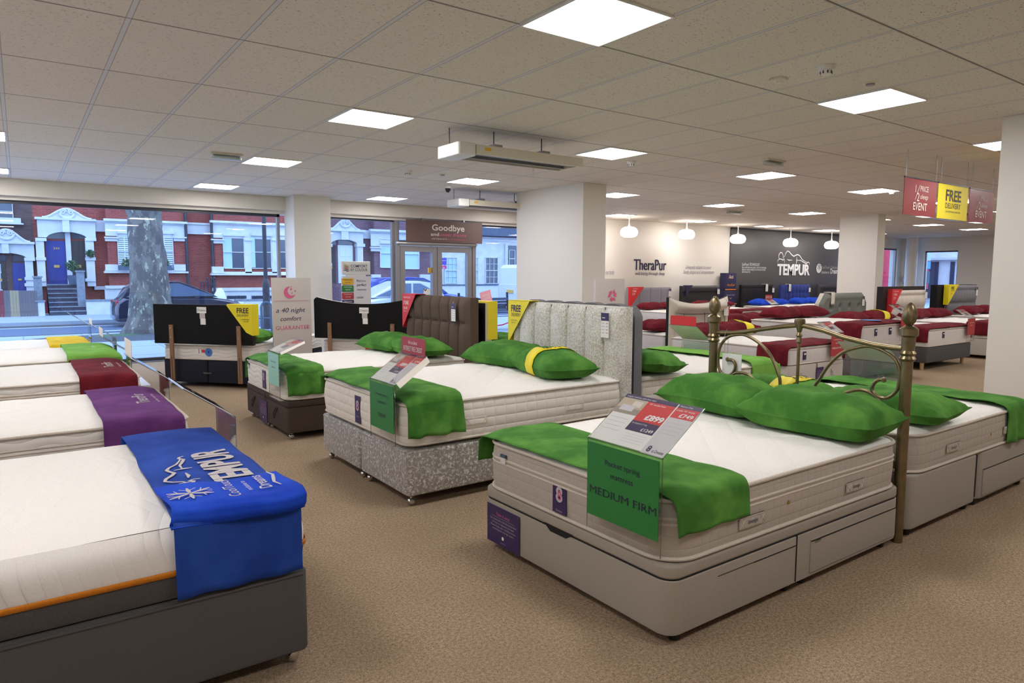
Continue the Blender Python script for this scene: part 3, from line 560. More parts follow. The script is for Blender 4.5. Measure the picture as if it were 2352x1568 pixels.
    if brand:
        yy, zc = brand; MB().box(x0-.016, x0-.008, yy-.022, yy+.022, zc-.022, zc+.022, 'white_cloth').box(x0-.017, x0-.007, yy-.024, yy+.024, zc+.008, zc+.024, 'slate').build('brand_label', root)
    return root
def drape(b, lab, mt, xa, xb, dl, dr, z=None, seed=0, thick=.004, amp=.006, hw=None, skew=0., cat='throw', fold=0., gather=.012):
    """a throw laid across the mattress; dl/dr = how far it hangs at +y / -y side"""
    z = (b.zt if z is None else z)+max(.012, b.lift); w = (b.W/2 if hw is None else hw)+.008; rr = .035
    path = []
    def arc(cyy, a0, a1): return [(cyy+rr*math.cos(a), z-rr+rr*math.sin(a)) for a in [a0+(a1-a0)*i/6 for i in range(7)]]
    nd = 9
    if dr > rr: path += [(-w-.004, z-dr+(dr-rr)*i/nd) for i in range(nd)]
    path += arc(-w+rr-.004, PI, PI/2)
    nt_ = 26; path += [(-w+rr+(2*w-2*rr)*i/nt_, z) for i in range(1, nt_)]
    path += arc(w-rr+.004, PI/2, 0)
    if dl > rr: path += [(w+.004, z-rr-(dl-rr)*i/nd) for i in range(1, nd+1)]
    n = len(path)-1; nx = 20
    def fn(u, v):
        i = min(n, int(round(v*n))); y, zz = path[i]; x = xa+(xb-xa)*u + skew*y + .012*N3(y*3+seed, u*.5, 5)
        hang = max(0, (z-rr-zz))
        x += .03*hang*N3(seed+u*3, 2)*3*(1 if u > .5 else -1)*0 
        side = -1 if y < 0 else 1
        bump = amp*N3(x*6+seed, y*5, 1) + amp*.8*math.sin(y*9+x*5+seed)*.5
        if hang <= 0:
            if xa < .1: zz -= b.lift*.9*max(0, 1-(x-xa)/.12)**1.5 if x >= xa else b.lift*.9
            zz -= b.lift*.7*max(0, 1-(w-abs(y))/.10)**2; zz += abs(bump)+.003*math.sin(u*PI); 
        else: y += side*(gather*hang/.1*(.5+.5*math.sin(x*38+seed+2*N3(x*5, seed)))+abs(bump)*.5); 
        return (x, y, zz)
    m = MB(); m.grid(fn, nx, n, mt)
    o = m.build('throw', T0(b, lab, cat, 'bed_throw', (xa, 0, z)) , solid=thick, sharp=80)
    return o
def T0(b, lab, cat, name, off): 
    return b.T(name, lab, cat, off=off)
def pillow(b, lab, mt, x, y, z, lx=.45, ly=.70, h=.17, rz=0., tilt=0., seed=1, roll=0., band=False, cat='pillow'):
    """pillow centred at local (x,y), resting at height z; long side across the bed"""
    r = T('pillow', lab, cat, b.fr, (x, y, z)); r.rotation_euler = (roll, -tilt, b.fr.a+rz); OFF[r.name] = V((0, 0, 0))
    def prof(u, v):
        e = max(0., (1-abs(u)**3.0))*max(0., (1-abs(v)**3.2)); return e**.55
    def pt(u, v, top):
        X_ = lx/2*u*(1-.10*(1-v*v)*u*u); Y_ = ly/2*v*(1-.06*(1-u*u)*v*v)
        k = prof(u, v); wr = .014*N3(X_*7+seed*3, Y_*7, seed)*k**.5 + .010*abs(N3(X_*16+seed, Y_*11, 3))*k**.5*(.4+abs(v)**2*1.6)
        ed = (abs(v)**6); wr += .012*ed*math.sin(u*14+seed)*k**.5
        corner = (abs(u)*abs(v))**3*.02
        if top: zz = h*.34 + h*.66*k + wr*1.6 + corner*math.sin(seed)*1.2
        else: zz = (h*.34+corner*math.sin(seed)*1.2)*(1-min(1, k*1.7))
        return (X_, Y_, max(zz, .0) if not top else zz)
    nu, nv = 22, 30; m = MB()
    m.grid(lambda a, c: pt(a*2-1, c*2-1, True), nu, nv, mt); m.grid(lambda a, c: pt(1-a*2, c*2-1, False), nu, nv, mt)
    o = m.build('pillow_case', r, sharp=80)
    m = MB(); P = [pt(-1, -1+2*i/20, True) for i in range(21)] + [pt(-1+2*i/14, 1, True) for i in range(1, 15)] + [pt(1, 1-2*i/20, True) for i in range(1, 21)] + [pt(1-2*i/14, -1, True) for i in range(1, 14)]
    m.tube(P, .0035, mt, 5, closed=True); m.build('seam', r)
    if band:
        c = band if isinstance(band, float) else 0.; hw = .075; m = MB(); vs = (c-hw, c+hw)
        rs = []
        for v in (c*2/ly-hw*2/ly, c*2/ly, c*2/ly+hw*2/ly):
            ring = [];
            for i in range(25): q = pt(-1+2*i/24, v, True); ring.append((q[0]*1.02, q[1], q[2]+.007))
            for i in range(25): q = pt(1-2*i/24, v, False); ring.append((q[0]*1.02, q[1], q[2]+.002))
            rs.append(ring)
        m.rings(rs, 'yellow_print', False, False)
        q = pt(-.15, c*2/ly, True)
        fn = lambda P_: V((P_.x, P_.y, pt(max(-1, min(1, P_.x*2/lx/.96)), max(-1, min(1, P_.y*2/ly)), True)[2]+.011))
        m.text('ASSEMBLY', (-.07, c, 0), -Y, X, .020, 'dark_print', w=.12, shear=.15, bold=.02, fn=fn).text('Ask us about', (-.035, c, 0), -Y, X, .013, 'dark_print', w=.08, fn=fn).text('for your new bed', (-.095, c, 0), -Y, X, .012, 'dark_print', w=.09, fn=fn)
        for dx in (-1, 1): m.add([fn(V((.05, c-.045*dx, 0))), fn(V((.062, c-.04*dx, 0))), fn(V((.01, c+.035*dx, 0))), fn(V((0, c+.03*dx, 0)))], [(0, 1, 2, 3)], 'dark_print')
        m.build('paper_sleeve', r, sharp=70, solid=.001, label='bright yellow paper sleeve printed assembly')
    return r
def headboard(root, b, zt, x=None, w=None, th=.07, z0=.3, seams=(), front='hb_brown', back='back_cloth', top=None, disp=None, nu=120, nv=36, side=None, name='headboard', yo=0., left=None, struts=True, label=None, lab=None):
    """padded headboard: a relief front, flat back; top(s) gives the outline, disp(y,z) the relief (s, y from -1..1)"""
    w = b.W if w is None else w; x = b.L+.01 if x is None else x; top = top or (lambda s: 0.); disp = disp or (lambda y, z: 0.)
    m = MB(); hh = zt-z0
    lf = (lambda t: 1.) if left is None else left
    def P(u, v, k):
        s = u*2-1; ztp = zt+top(s); z = z0+(ztp-z0)*v; y = yo+s*w/2*lf(v)
        d = disp(s, (z-z0)/hh)*min(1, 12*(1-abs(s)))**.5*min(1, 14*(1-v))**.5
        return (x-d if k == 0 else x+th, y, z)
    m.grid(lambda a, c: P(1-a, c, 0), nu, nv, front)
    if name == 'headboard': root = HBR[b.who] = b.T('headboard', lab or HBL[b.who], 'headboard', off=(x, yo, z0 if z0 < .1 else zt-.5))
    else: root = HBR[b.who]
    ob = m.build('padded_front' if name == 'headboard' else name, root, sharp=75, label=label)
    m = MB(); m.grid(lambda a, c: P(a, c, 1), nu, nv, back)
    E = [(0, j/nv) for j in range(nv+1)] + [(i/nu, 1) for i in range(1, nu+1)] + [(1, 1-j/nv) for j in range(1, nv+1)]
    fr_ = [P(a, c, 0) for a, c in E]; bk = [P(a, c, 1) for a, c in E]
    m.rings([fr_, bk], side or front, False, False, closed=False)
    for L_ in seams: MB().tube([(x-q[2] if len(q) > 2 else x-.004, yo+q[0]*w/2, z0+q[1]*hh) for q in L_], .0045, 'seam_dark', 6).build('seam', ob)
    yb0 = [P(0, 0, 0), P(1, 0, 0), P(1, 0, 1), P(0, 0, 1)]; m.add(yb0, [(0, 1, 2, 3)], back)
    m.build('shell' if name == 'headboard' else 'panel_edge', root if name == 'headboard' else ob, sharp=60)
    if struts:
        for yy in (yo-w*.32, yo+w*.32):
            s = MB().box(x+th, x+th+.022, yy-.025, yy+.025, .08, zt-.32, 'wood_strut').build('strut', root)
            for zz in (zt-.36, zt-.5, .25): MB().lathe([(.002, 0), (.008, 0), (.008, .006), (.002, .006)], (x+th+.022, yy, zz), 'chrome', 8, axis='x').build('bolt', s)
    return ob
def price_tag(b, who, x, y, z, w=.075, h=.16):
    r = b.T('price_tag', who, 'price tag', off=(x, y, z)); m = MB().box(x-.004, x, y-w/2, y+w/2, z-h/2, z+h/2, 'paper').box(x-.005, x-.003, y-w/2, y+w/2, z+h*.18, z+h/2, 'purple_print')
    for i in range(4): m.rect((x-.0046, y+w*.22, z+h*(.08-.13*i)), -Y, Z, w*.35, h*.018, 'grey_print').rect((x-.0046, y-w*.27, z+h*(.08-.13*i)), -Y, Z, w*.25, h*.022, 'maroon_print')
    m.rect((x-.0056, y+w*.15, z+h*.3), -Y, Z, w*.4, h*.03, 'paper'); m.build('card', r); MB().tube([(x-.003, y, z+h/2), (x, y, z+h/2+.02)], .002, 'white_plastic', 4).build('string', r); return r
def wedge(b, lab, x, y, z, sd, kind='y', w=.34, h=.40, d=.10, th=.075, frontoff=.062):
    """triangular card cover on the top corner of a headboard; sd=+1 at the +y end"""
    mt = 'yellow_print' if kind == 'y' else 'red_print'; r = b.T('promotional_corner_cover', lab, 'advertising cover', off=(x, y, z))
    tri = [(0, 0), (w, 0), (w*.12, -h*.9), (0, -h)]; f = x-frontoff
    m = MB().prism(tri, (f, y+sd*.006, z+.006), (0, -sd, 0), Z, (.004, 0, 0), mt).prism(tri, (f+th+.03, y+sd*.006, z+.006), (0, -sd, 0), Z, (.004, 0, 0), mt)
    m.box(f, f+th+.034, min(y, y-sd*w)+.0, max(y, y-sd*w), z+.004, z+.008, mt); m.box(f, f+th+.034, y+sd*.004, y+sd*.008, z-h, z+.006, mt)
    yc = y-sd*w*.36; q = f-.003
    if kind == 'y': m.text('FREE', (q, yc, z-.10), -Y, Z, .062, 'dark_print', w=.155, bold=.02).text('DELIVERY', (q, yc, z-.145), -Y, Z, .032, 'dark_print', w=.15).text('ON EVERYTHING', (q, y-sd*w*.26, z-.19), -Y, Z, .012, 'dark_print', w=.10).text('OVER £100', (q, y-sd*w*.24, z-.212), -Y, Z, .012, 'dark_print', w=.07)
    else: m.text('INTEREST FREE CREDIT', (q, yc, z-.045), -Y, Z, .018, 'paper', w=.18).text('3 YEARS', (q, y-sd*w*.28, z-.12), -Y, Z, .045, 'paper', w=.14, bold=.01).text('0% APR', (q, y-sd*w*.24, z-.18), -Y, Z, .034, 'paper', w=.10).text('REPRESENTATIVE', (q, y-sd*w*.22, z-.205), -Y, Z, .010, 'paper', w=.08)
    m.build('cover', r); return r
def holder(b, lab, y, w=.43, x=-.03, zt=.80, zb=.40, run=.24, rise=.17, ins='green_print', insh=.31, txt=None, sheet='price', head=None, side_leaf=False, insx=None, txc='dark_print', a4=None, back=False):
    """clear acrylic sign holder standing on the base in front of the mattress"""
    r = b.T('price_sign_holder', lab, 'sign holder', off=(x, y, zb)); y0, y1 = y-w/2, y+w/2
    m = MB().box(x-.002, x+.002, y0, y1, zb, zt, 'acrylic'); sl = V((run, 0, rise)); n = V((-rise, 0, run)).normalized(); L = sl.length; u = sl.normalized(); o = V((x, 0, zt))
    def sb(a, c, ya, yb, off, th, mt, mb):
        P = [o+u*a+n*off, o+u*c+n*off, o+u*c+n*(off+th), o+u*a+n*(off+th)]; return mb.rings([[p+Y*ya for p in P], [p+Y*yb for p in P]], mt)
    sb(0, L, y0, y1, -.003, .003, 'acrylic', m); sb(0, L, y0, y1, .004, .002, 'acrylic', m)
    m.tube([(x, y0, zt), (x, y1, zt)], .004, 'acrylic_edge', 6)
    for yy in (y0, y1): m.tube([(x, yy, zb), (x, yy, zt), tuple(o+u*L+Y*yy)], .0022, 'acrylic_edge', 5)
    m.box(x-.002, x+.035, y0, y1, zb, zb+.003, 'acrylic'); m.build('acrylic_stand', r)
    m = MB().box(x-.0045, x-.0025, y0+.012, y1-.004, zt-.02-insh, zt-.012, ins); q = x-.006
    if txt:
        k = w/.43
        for t, dz, h, wd in txt: m.text(t, (q, y, zt-dz), -Y, Z, h*k, txc, w=wd*k)
    if ins == 'green_print':
        m.rect((q+.0006, y, zt-.03), -Y, Z, w-.03, .03, 'velvet_lime' if False else ins)
    m.build('vertical_insert', r)
    m = MB(); sb(.006, L-.004, y0+.004, y1-.004, .0005, .0012, 'paper', m); c = o+n*.0024+Y*y
    def pr(ya, yb, a, e, mt, lift=0.): # patch, ya,yb fraction of width from the left, a,e fraction up the slope
        yy0, yy1 = y1-(y1-y0)*ya, y1-(y1-y0)*yb; k = n*(.0020+lift); P = [o+u*(L*a)+Y*yy0+k, o+u*(L*a)+Y*yy1+k, o+u*(L*e)+Y*yy1+k, o+u*(L*e)+Y*yy0+k]; m.add(P, [(0, 1, 2, 3)], mt)
    def tx(t, ya, a, h, mt, wd=None, al='L', **kk): m.text(t, o+u*(L*a)+Y*(y1-(y1-y0)*ya)+n*.0030, -Y, u, h, mt, w=wd, al=al, **kk)
    if sheet:
        k = w/.43
        pr(0, .70, .92, 1., 'purple_print'); pr(.715, .99, .92, 1., 'purple_print'); pr(.0, .34, .60, .92, 'photo_beige'); pr(.0, .34, .60, .72, 'photo_floor', .0002); pr(.06, .24, .66, .78, 'paper_grey', .0004); pr(.18, .3, .76, .88, 'card_cream', .0004)
        pr(.34, .70, .52, .92, 'red_print'); pr(.34, .70, .32, .52, 'purple_print'); pr(.715, .99, .72, .92, 'red_print'); pr(.715, .99, .0, .72, 'paper_grey')
        tx('Langley mattress with divan base', .03, .94, .009*k, 'white_print', .17*k); tx("4'6'' double from", .38, .86, .010*k, 'white_print', .09*k); tx('£899', .69, .57, .03*k, 'white_print', .10*k, 'R', bold=.04); tx("As displayed 5' king", .36, .46, .009*k, 'white_print', .085*k); tx('£1249', .68, .35, .017*k, 'white_print', .065*k, 'R', bold=.02)
        tx('Mattress Only', .74, .94, .009*k, 'white_print', .065*k); tx("Langley 4'6'' double", .73, .86, .009*k, 'white_print', .095*k); tx('£749', .97, .75, .02*k, 'white_print', .07*k, 'R', bold=.02); tx('8', .76, .05, .03*k, 'purple_print', None, bold=.02); tx('at Dreams', .83, .05, .016*k, 'navy', .06*k)
        for i in range(4):
            pr(.04, .28, .50-.08*i, .504-.08*i, 'grey_print'); pr(.74, .95, .62-.07*i, .624-.07*i, 'grey_print'); pr(.38, .66, .26-.05*i, .264-.05*i, 'light_grey_print')
    if side_leaf: P = [o+u*(L*.05)+Y*y0+n*.004, o+u*(L*-.04)+Y*(y0-.10)+n*.004, o+u*(L*.85)+Y*(y0-.10)+n*.004, o+u*(L*.98)+Y*y0+n*.004]; m.add(P, [(0, 1, 2, 3)], 'card_cream')
    m.build('price_sheet', r)
    if head:
        hm = MB(); hx = x+run-.01; hz = zt+rise-.005; hm.prism([(-w/2+.02, 0), (w/2-.02, 0), (w/2-.02, head[1]-.012), (w/2-.032, head[1]), (-w/2+.032, head[1]), (-w/2+.02, head[1]-.012)], (hx, y, hz), -Y, Z, (.003, 0, 0), head[0])
        if len(head) > 2:
            for t, dz, h, wd in head[2]: hm.text(t, (hx-.002, y, hz+dz), -Y, Z, h, 'paper', w=wd)
        hm.build('header_card', r)
    return r
def notice(b, lab, y, z, w=.155, h=.21, x=-.004):
    r = b.T('storage_notice', lab, 'notice', off=(x, y, z)); q = x-.0025; m = MB().box(x-.002, x, y-w/2, y+w/2, z-h/2, z+h/2, 'purple_print'); k = min(w/.155, h/.21)
    m.text('Take it easy', (q, y, z+h*.27), -Y, Z, .016*k, 'pink_print', w=.065*w/.155, shear=.2).rect((q, y, z+h*.22), -Y, Z, w*.7, .0012, 'light_grey_print')
    for i, (t, wd) in enumerate((('Let us provide a full demonstration', .125), ('on how to operate this bed.', .105), ('Please keep your children from', .118), ('entering the storage space', .10))): m.text(t, (q, y, z+h*(.13-.085*i)), -Y, Z, .009*k, 'light_grey_print', w=wd*w/.155)
    m.lathe([(.002, 0), (.010*k, 0), (.010*k, .001), (.002, .001)], (q-.001, y, z-h*.28), 'paper', 14, axis='x').text('FREE DEMONSTRATION', (q, y, z-h*.42), -Y, Z, .004, 'light_grey_print', w=.05*k)
    for a in (-1, 1): m.lathe([(.001, 0), (.003, 0), (.003, .003), (.001, .003)], (q-.002, y+a*w*.46, z+h*.45), 'chrome', 8, axis='x')
    m.build('card', r); return r
GT = [('Pocket spring', .095, .024, .20), ('mattress', .145, .024, .13)]
from mathutils.bvhtree import BVHTree
def on_cloth(th, lift=.010):
    """maps a point onto the upper face of a throw"""
    mesh_ = [c_ for c_ in th.children][0] if th.type == 'EMPTY' else th
    of = OFF[th.name]; tr = BVHTree.FromPolygons([tuple(v_.co) for v_ in mesh_.data.vertices], [tuple(p_.vertices) for p_ in mesh_.data.polygons])
    def g(P_):
        h_ = tr.ray_cast(V((P_.x-of.x, P_.y-of.y, P_.z-of.z+.3)), V((0, 0, -1)))
        return V((P_.x, P_.y, h_[0].z+of.z+lift)) if h_[0] is not None else P_
    return g
# --- bed A: the grey storage double in front
A = B(2.04, 2.44, 0, 1.90, 1.36, .345, .622, 'A')
ra = divan(A, 'light grey fabric storage double bed with drawers, nearest the camera on the right', 'divan_grey', z0=.05, feet='glide', r=.07, lip=.285, drawers=((1.0, 1.84, .07, .235),), handle=.02)
MB().box(.55, .88, -.682, -.676, .235, .238, 'black').box(.30, .88, -.682, -.676, .237, .239, 'black').box(.88, .884, -.684, -.676, .06, .285, 'black').build('panel_seam', ra)
mattress(A, 'thick grey sided pillow top mattress under the white quilted top, nearest right bed', pt=True, handles=2, tag8=.005, brand=(.47, .535), r=.15, dome=.012, seed=2)
drape(A, 'long green velvet throw across the foot of the nearest right mattress', 'velvet_green', -.0, .46, .165, .165, seed=1, amp=.009, skew=-.02, gather=.01)
pillow(A, 'plump green velvet pillow against the brass headboard, nearest the camera', 'velvet_green', 1.60, -.34, .645, .48, .78, .22, rz=.06, seed=1)
pillow(A, 'green velvet pillow lying behind the nearest one, left half of the brass headboard', 'velvet_green', 1.66, .36, .645, .48, .76, .21, rz=-.05, seed=4)
holder(A, 'clear sign holder with green medium firm card and price sheet, nearest bed', -.46, ins='green_print', txt=GT+[('MEDIUM FIRM', .235, .034, .385)], x=-.055, insh=.315)
notice(A, 'purple take it easy notice pinned to the grey storage base', .475, .155, .30, .21)
# brass headboard stands between bed A and the bed behind
r = T('brass_headboard', 'antique brass headboard with scrolls and two finial posts between two grey beds', 'headboard', off=(3.985, 2.45, 0)); hx = 3.985; ya, yb = 1.79, 3.10
for yy in (ya, yb):
    p = MB().lathe([(.030, 0), (.030, 1.07), (.034, 1.075), (.034, 1.10)], (hx, yy, 0), 'antique_brass', 18).build('post', r)
    MB().lathe([(.034, 1.035), (.043, 1.05), (.034, 1.065), (.043, 1.08), (.034, 1.095)], (hx, yy, 0), 'antique_brass', 18).build('collar', p)
    MB().lathe([(.034, 1.10), (.036, 1.17), (.048, 1.18), (.048, 1.215), (.036, 1.225), (.018, 1.235)], (hx, yy, 0), 'antique_brass', 18).build('cap', p)
    MB().lathe([(.012, 1.232), (.030, 1.255), (.038, 1.285), (.034, 1.315), (.020, 1.345), (.006, 1.36), (.001, 1.362)], (hx, yy, 0), 'antique_brass', 32, lobes=8, amp=.08).build('finial', p)
ym = (ya+yb)/2
MB().tube([atX(a_, b_, hx) for a_, b_ in ((1644, 763), (1680, 764), (1709, 762), (1755, 755), (1795, 750), (1828, 747), (1847, 748), (1892, 759), (1938, 775), (2007, 792), (2045, 798), (2080, 801))], .015, 'antique_brass', 12).build('top_rail', r)
MB().lathe([(.010, .4), (.010, 1.08), (.020, 1.09), (.014, 1.12), (.022, 1.13), (.012, 1.15), (.024, 1.19), (.034, 1.215), (.030, 1.235), (.004, 1.24)], (hx, ym, 0), 'antique_brass', 20, lobes=10, amp=.0).build('centre_spindle', r)
MB().box(hx-.012, hx+.012, ya, yb, .42, .46, 'antique_brass').build('lower_rail', r)
def smooth(P, k=3):
    P = [V(p) for p in P]; out = []
    for i in range(len(P)-1):
        p0, p1, p2, p3 = P[max(i-1, 0)], P[i], P[i+1], P[min(i+2, len(P)-1)]
        for j in range(k): t = j/k; out.append(.5*((2*p1)+(p2-p0)*t+(2*p0-5*p1+4*p2-p3)*t*t+(3*p1-p0-3*p2+p3)*t**3))
    return out+[P[-1]]
def scr(pts, nm, r_=.0105, end=False, down=False):
    P = [atX(a_, b_, hx) for a_, b_ in pts]
    if down: P = [V((hx, P[0].y, .44))]+P
    o_ = MB().tube(smooth(P, 4), r_, 'antique_brass', 10)
    if end: o_.lathe([(.002, -.016), (.014, -.008), (.014, .008), (.002, .016)], tuple(P[-1]), 'antique_brass', 10)
    o_.build(nm, r)
scr([(1792, 890), (1787, 856), (1769, 815), (1743, 787), (1716, 771), (1697, 768), (1674, 773), (1657, 790), (1650, 815), (1650, 838), (1657, 856), (1670, 862), (1683, 856), (1689, 841), (1684, 828), (1671, 825)], 'scroll', end=True, down=True)
scr([(1867, 904), (1883, 870), (1904, 838), (1932, 812), (1961, 800), (1996, 795), (2030, 806), (2055, 824), (2066, 849), (2066, 875), (2057, 900), (2037, 914), (2016, 910), (2004, 897), (2005, 884), (2016, 873), (2030, 872)], 'scroll', end=True, down=True)
scr([(1662, 905), (1670, 874), (1686, 858), (1702, 856), (1720, 861), (1739, 881), (1748, 905)], 'small_arch'); scr([(1915, 945), (1930, 912), (1948, 900), (1977, 895), (2003, 904), (2019, 920), (2030, 955)], 'small_arch')
r = T('hanging_card', 'pale blank card hanging on wires from the brass headboard rail', 'card', off=(hx-.03, 2.97, .8)); c0_, c1_ = atX(1660, 810, 4.0), atX(1702, 862, 4.0); MB().box(3.998, 4.002, c1_.y, c0_.y, c1_.z, c0_.z, 'paper').build('card', r); MB().tube([(4.0, c0_.y-.04, c0_.z), (4.003, c0_.y-.04, 1.12), (hx, c0_.y-.04, 1.135), (hx-.018, c0_.y-.04, 1.10), (hx-.018, c0_.y-.04, .98)], .0015, 'alu', 5).build('wire', r)
# --- bed AA behind the brass headboard
AA = B(5.93, 2.46, 180, 1.88, 1.40, .37, .615, 'AA')
divan(AA, 'light grey fabric divan at the right edge, behind the brass headboard', 'divan_grey', z0=.05, feet='glide', r=.07, split='x', drawers=((.06, .88, .07, .255),))
mattress(AA, 'grey sided mattress with white quilted top, at the right edge of the photo', handles=2, r=.16, seed=5, dome=.02)
drape(AA, 'dark green throw across the foot of the mattress at the right edge', 'velvet_green', .08, .56, .26, .2, seed=3, amp=.012)
pillow(AA, 'green pillow pointing right from behind the right brass post', 'velvet_lime' if False else 'velvet_green', 1.52, .38, .64, .48, .78, .155, rz=.1, seed=7)
pillow(AA, 'green pillow with yellow sleeve behind the left half of the brass headboard', 'velvet_green', 1.56, -.36, .64, .46, .72, .15, seed=9, band=.12)
holder(AA, 'clear sign holder seen from behind at the foot of the right edge bed', -.50, ins='frosted', sheet='price', x=-.06, zt=.77, zb=.38)
# --- bed B: crushed velvet king
Bb = B(1.96, 4.635, 0, 1.92, 1.52, .375, .685, 'B')
rb = divan(Bb, 'silver crushed velvet king bed with tall channelled headboard', 'crushed_velvet_base', z0=.075, r=.03, split='y', cut=1)
mattress(Bb, 'cream tufted king mattress on the silver crushed velvet base', side='tick_side_tuft', z0=.395, handles=3, tag8=.015, r=.10, seed=8, dome=.03, bulge=.012, tufts=.007)
headboard(rb, Bb, 1.25, w=1.52, th=.075, z0=.06, nu=130, seams=[[(-1+2*k_/6.5, .3), (-1+2*k_/6.5, .99)] for k_ in range(1, 7)], front='crushed_velvet', disp=lambda s, z: .045*abs(math.sin(PI*6.5*(s*.5+.5)))**.35 if abs(s) < .94 else .018, top=lambda s: 0)
drape(Bb, 'green throw hanging over the foot of the crushed velvet bed', 'velvet_green', .0, .40, .2, .265, seed=5, amp=.012, gather=.02)
pillow(Bb, 'green pillow lying on the far half of the cream king mattress', 'velvet_lime' if False else 'velvet_green', 1.58, .36, .715, .50, .80, .19, rz=.12, seed=11)
pillow(Bb, 'green pillow with yellow assembly sleeve in front of the crushed velvet headboard', 'velvet_green', 1.50, -.36, .715, .46, .78, .20, rz=-.25, seed=13, band=-.02)
wedge(Bb, 'yellow free delivery cover on the left corner of the crushed velvet headboard', 1.93, .76, 1.255, 1)
price_tag(Bb, 'navy and white price tag at the right of the crushed velvet headboard', 1.875, -.58, 1.10, .09, .2)
holder(Bb, 'clear sign holder with green firm card and red interest free credit header', -.50, w=.38, x=-.05, zt=.80, zb=.40, txt=GT+[('FIRM', .24, .034, .12)], insh=.30, head=('maroon_print', .115, (('Ask us about', .07, .026, .13), ('INTEREST FREE CREDIT', .022, .032, .27))), side_leaf=True)
# --- BB behind it
BB = B(6.12, 4.68, 180, 1.98, 1.42, .36, .645, 'BB')
rr_ = divan(BB, 'cream divan with grey scalloped headboard, back to back with the velvet bed', 'divan_cream', z0=.06, r=.03)
mattress(BB, 'cream mattress behind the grey scalloped headboard, in the middle', side='tick_side_tuft', r=.08, seed=12, dome=.03, tufts=.006)
headboard(rr_, BB, 1.23, w=1.50, th=.09, z0=.06, x=1.985, front='hb_grey', back='hb_grey', disp=lambda s, z: .03*abs(math.sin(PI*5.5*(s*.5+.5)))**.4, top=lambda s: .035*abs(math.sin(PI*5.5*(s*.5+.5)))**.6 - .10*max(0, (abs(s)-.86)/.14)**2)
drape(BB, 'light green throw with dark lettering across the foot of the middle cream bed', 'velvet_lime', .0, .44, .24, .2, seed=8, amp=.008)
q = MB(); q.text('slumberland', (.20, .22, BB.zt+BB.lift+.018), Y, -X, .055, 'navy', w=.42); q.build('printed_lettering', [o for o in bpy.data.objects if o.name.startswith('bed_throw')][-1])
pillow(BB, 'green pillow sticking out beside the grey scalloped headboard', 'velvet_green', 1.72, .44, .675, .48, .74, .18, rz=.25, seed=15, tilt=.1)
holder(BB, 'clear sign holder with red header seen from behind, middle cream bed', -.36, ins='frosted', x=-.05, zt=.78, zb=.4, w=.40, head=('red_print', .11))
# --- bed C brown
Cc = B(1.90, 6.80, 0, 1.92, 1.36, .36, .625, 'C')
rc = divan(Cc, 'brown fabric storage bed with tufted brown headboard, behind the velvet bed', 'divan_brown', z0=.065, r=.03, lip=.30, loops=1)
mattress(Cc, 'cream mattress on the brown storage bed', side='tick_side_wave', r=.09, tag8=.005, brand=(.55, .56), seed=14, dome=.03, tufts=.005)
def tuftd(nx, nz, a, p=.45, off=0.): return lambda s, z: a*(abs(math.sin(PI*nx*(s*.5+.5)))*(.3+.7*abs(math.sin(PI*(nz*z+off)))))**p
headboard(rc, Cc, 1.26, w=1.42, th=.10, z0=.06, front='hb_brown', nu=140, nv=52, disp=lambda s, z: .06*abs(math.sin(PI*7*(s*.5+.5)))**.4*(.35+.65*abs(math.sin(PI*2.6*z))**.35),
          seams=[[(-1+2*k_/7+.012*math.sin(j_*.8), .3+.69*j_/24) for j_ in range(25)] for k_ in range(1, 7)] + [[(-.98+1.96*j_/70, z_, .004+.012*abs(math.sin(PI*7*j_/70))) for j_ in range(71)] for z_ in (1/2.6, 2/2.6)])
drape(Cc, 'green throw over the foot of the brown storage bed', 'velvet_green', .0, .34, .26, .255, seed=9, amp=.01, gather=.015)
pillow(Cc, 'green pillow pair end lying on the far side of the brown bed', 'velvet_green', 1.48, .30, .665, .46, .74, .18, rz=.15, seed=17)
pillow(Cc, 'green pillow in front of the brown tufted headboard behind the red header card', 'velvet_green', 1.52, -.34, .67, .46, .76, .17, rz=-.1, seed=19)
wedge(Cc, 'red three years credit cover on the left corner of the brown headboard', 1.93, .71, 1.265, 1, 'r', th=.1, frontoff=.075)
price_tag(Cc, 'navy and white price tag on the brown tufted headboard', 1.86, -.48, 1.10, .085, .19)
holder(Cc, 'clear sign holder with green card paled by painted glare at the foot of the brown bed', -.52, w=.33, x=-.06, zt=.80, zb=.37, ins='glare_green_print', txt=GT, txc='green_print', insh=.28, run=.24, rise=.10, side_leaf=True)  # glare on the green card is put into its pale colour
notice(Cc, 'purple notice pinned to the brown storage base', .065, .155, .26, .22)
CC = B(6.05, 6.78, 180, 1.95, 1.36, .36, .62, 'CC')
rr_ = divan(CC, 'cream divan hidden behind the brown headboard', 'divan_cream', z0=.06, r=.03); mattress(CC, 'cream mattress hidden behind the brown headboard', side='tick_side_tuft', seed=16)
headboard(rr_, CC, 1.2, w=1.4, th=.08, x=1.96, z0=.3, front='hb_cream', struts=False)
pillow(CC, 'green pillow peeping out right of the brown headboard', 'velvet_green', 1.62, .40, .65, .46, .74, .19, rz=.1, seed=21)
wedge(CC, 'plain yellow cover at the right end of the brown headboard', 1.95, .70, 1.21, 1, 'y', th=.09)
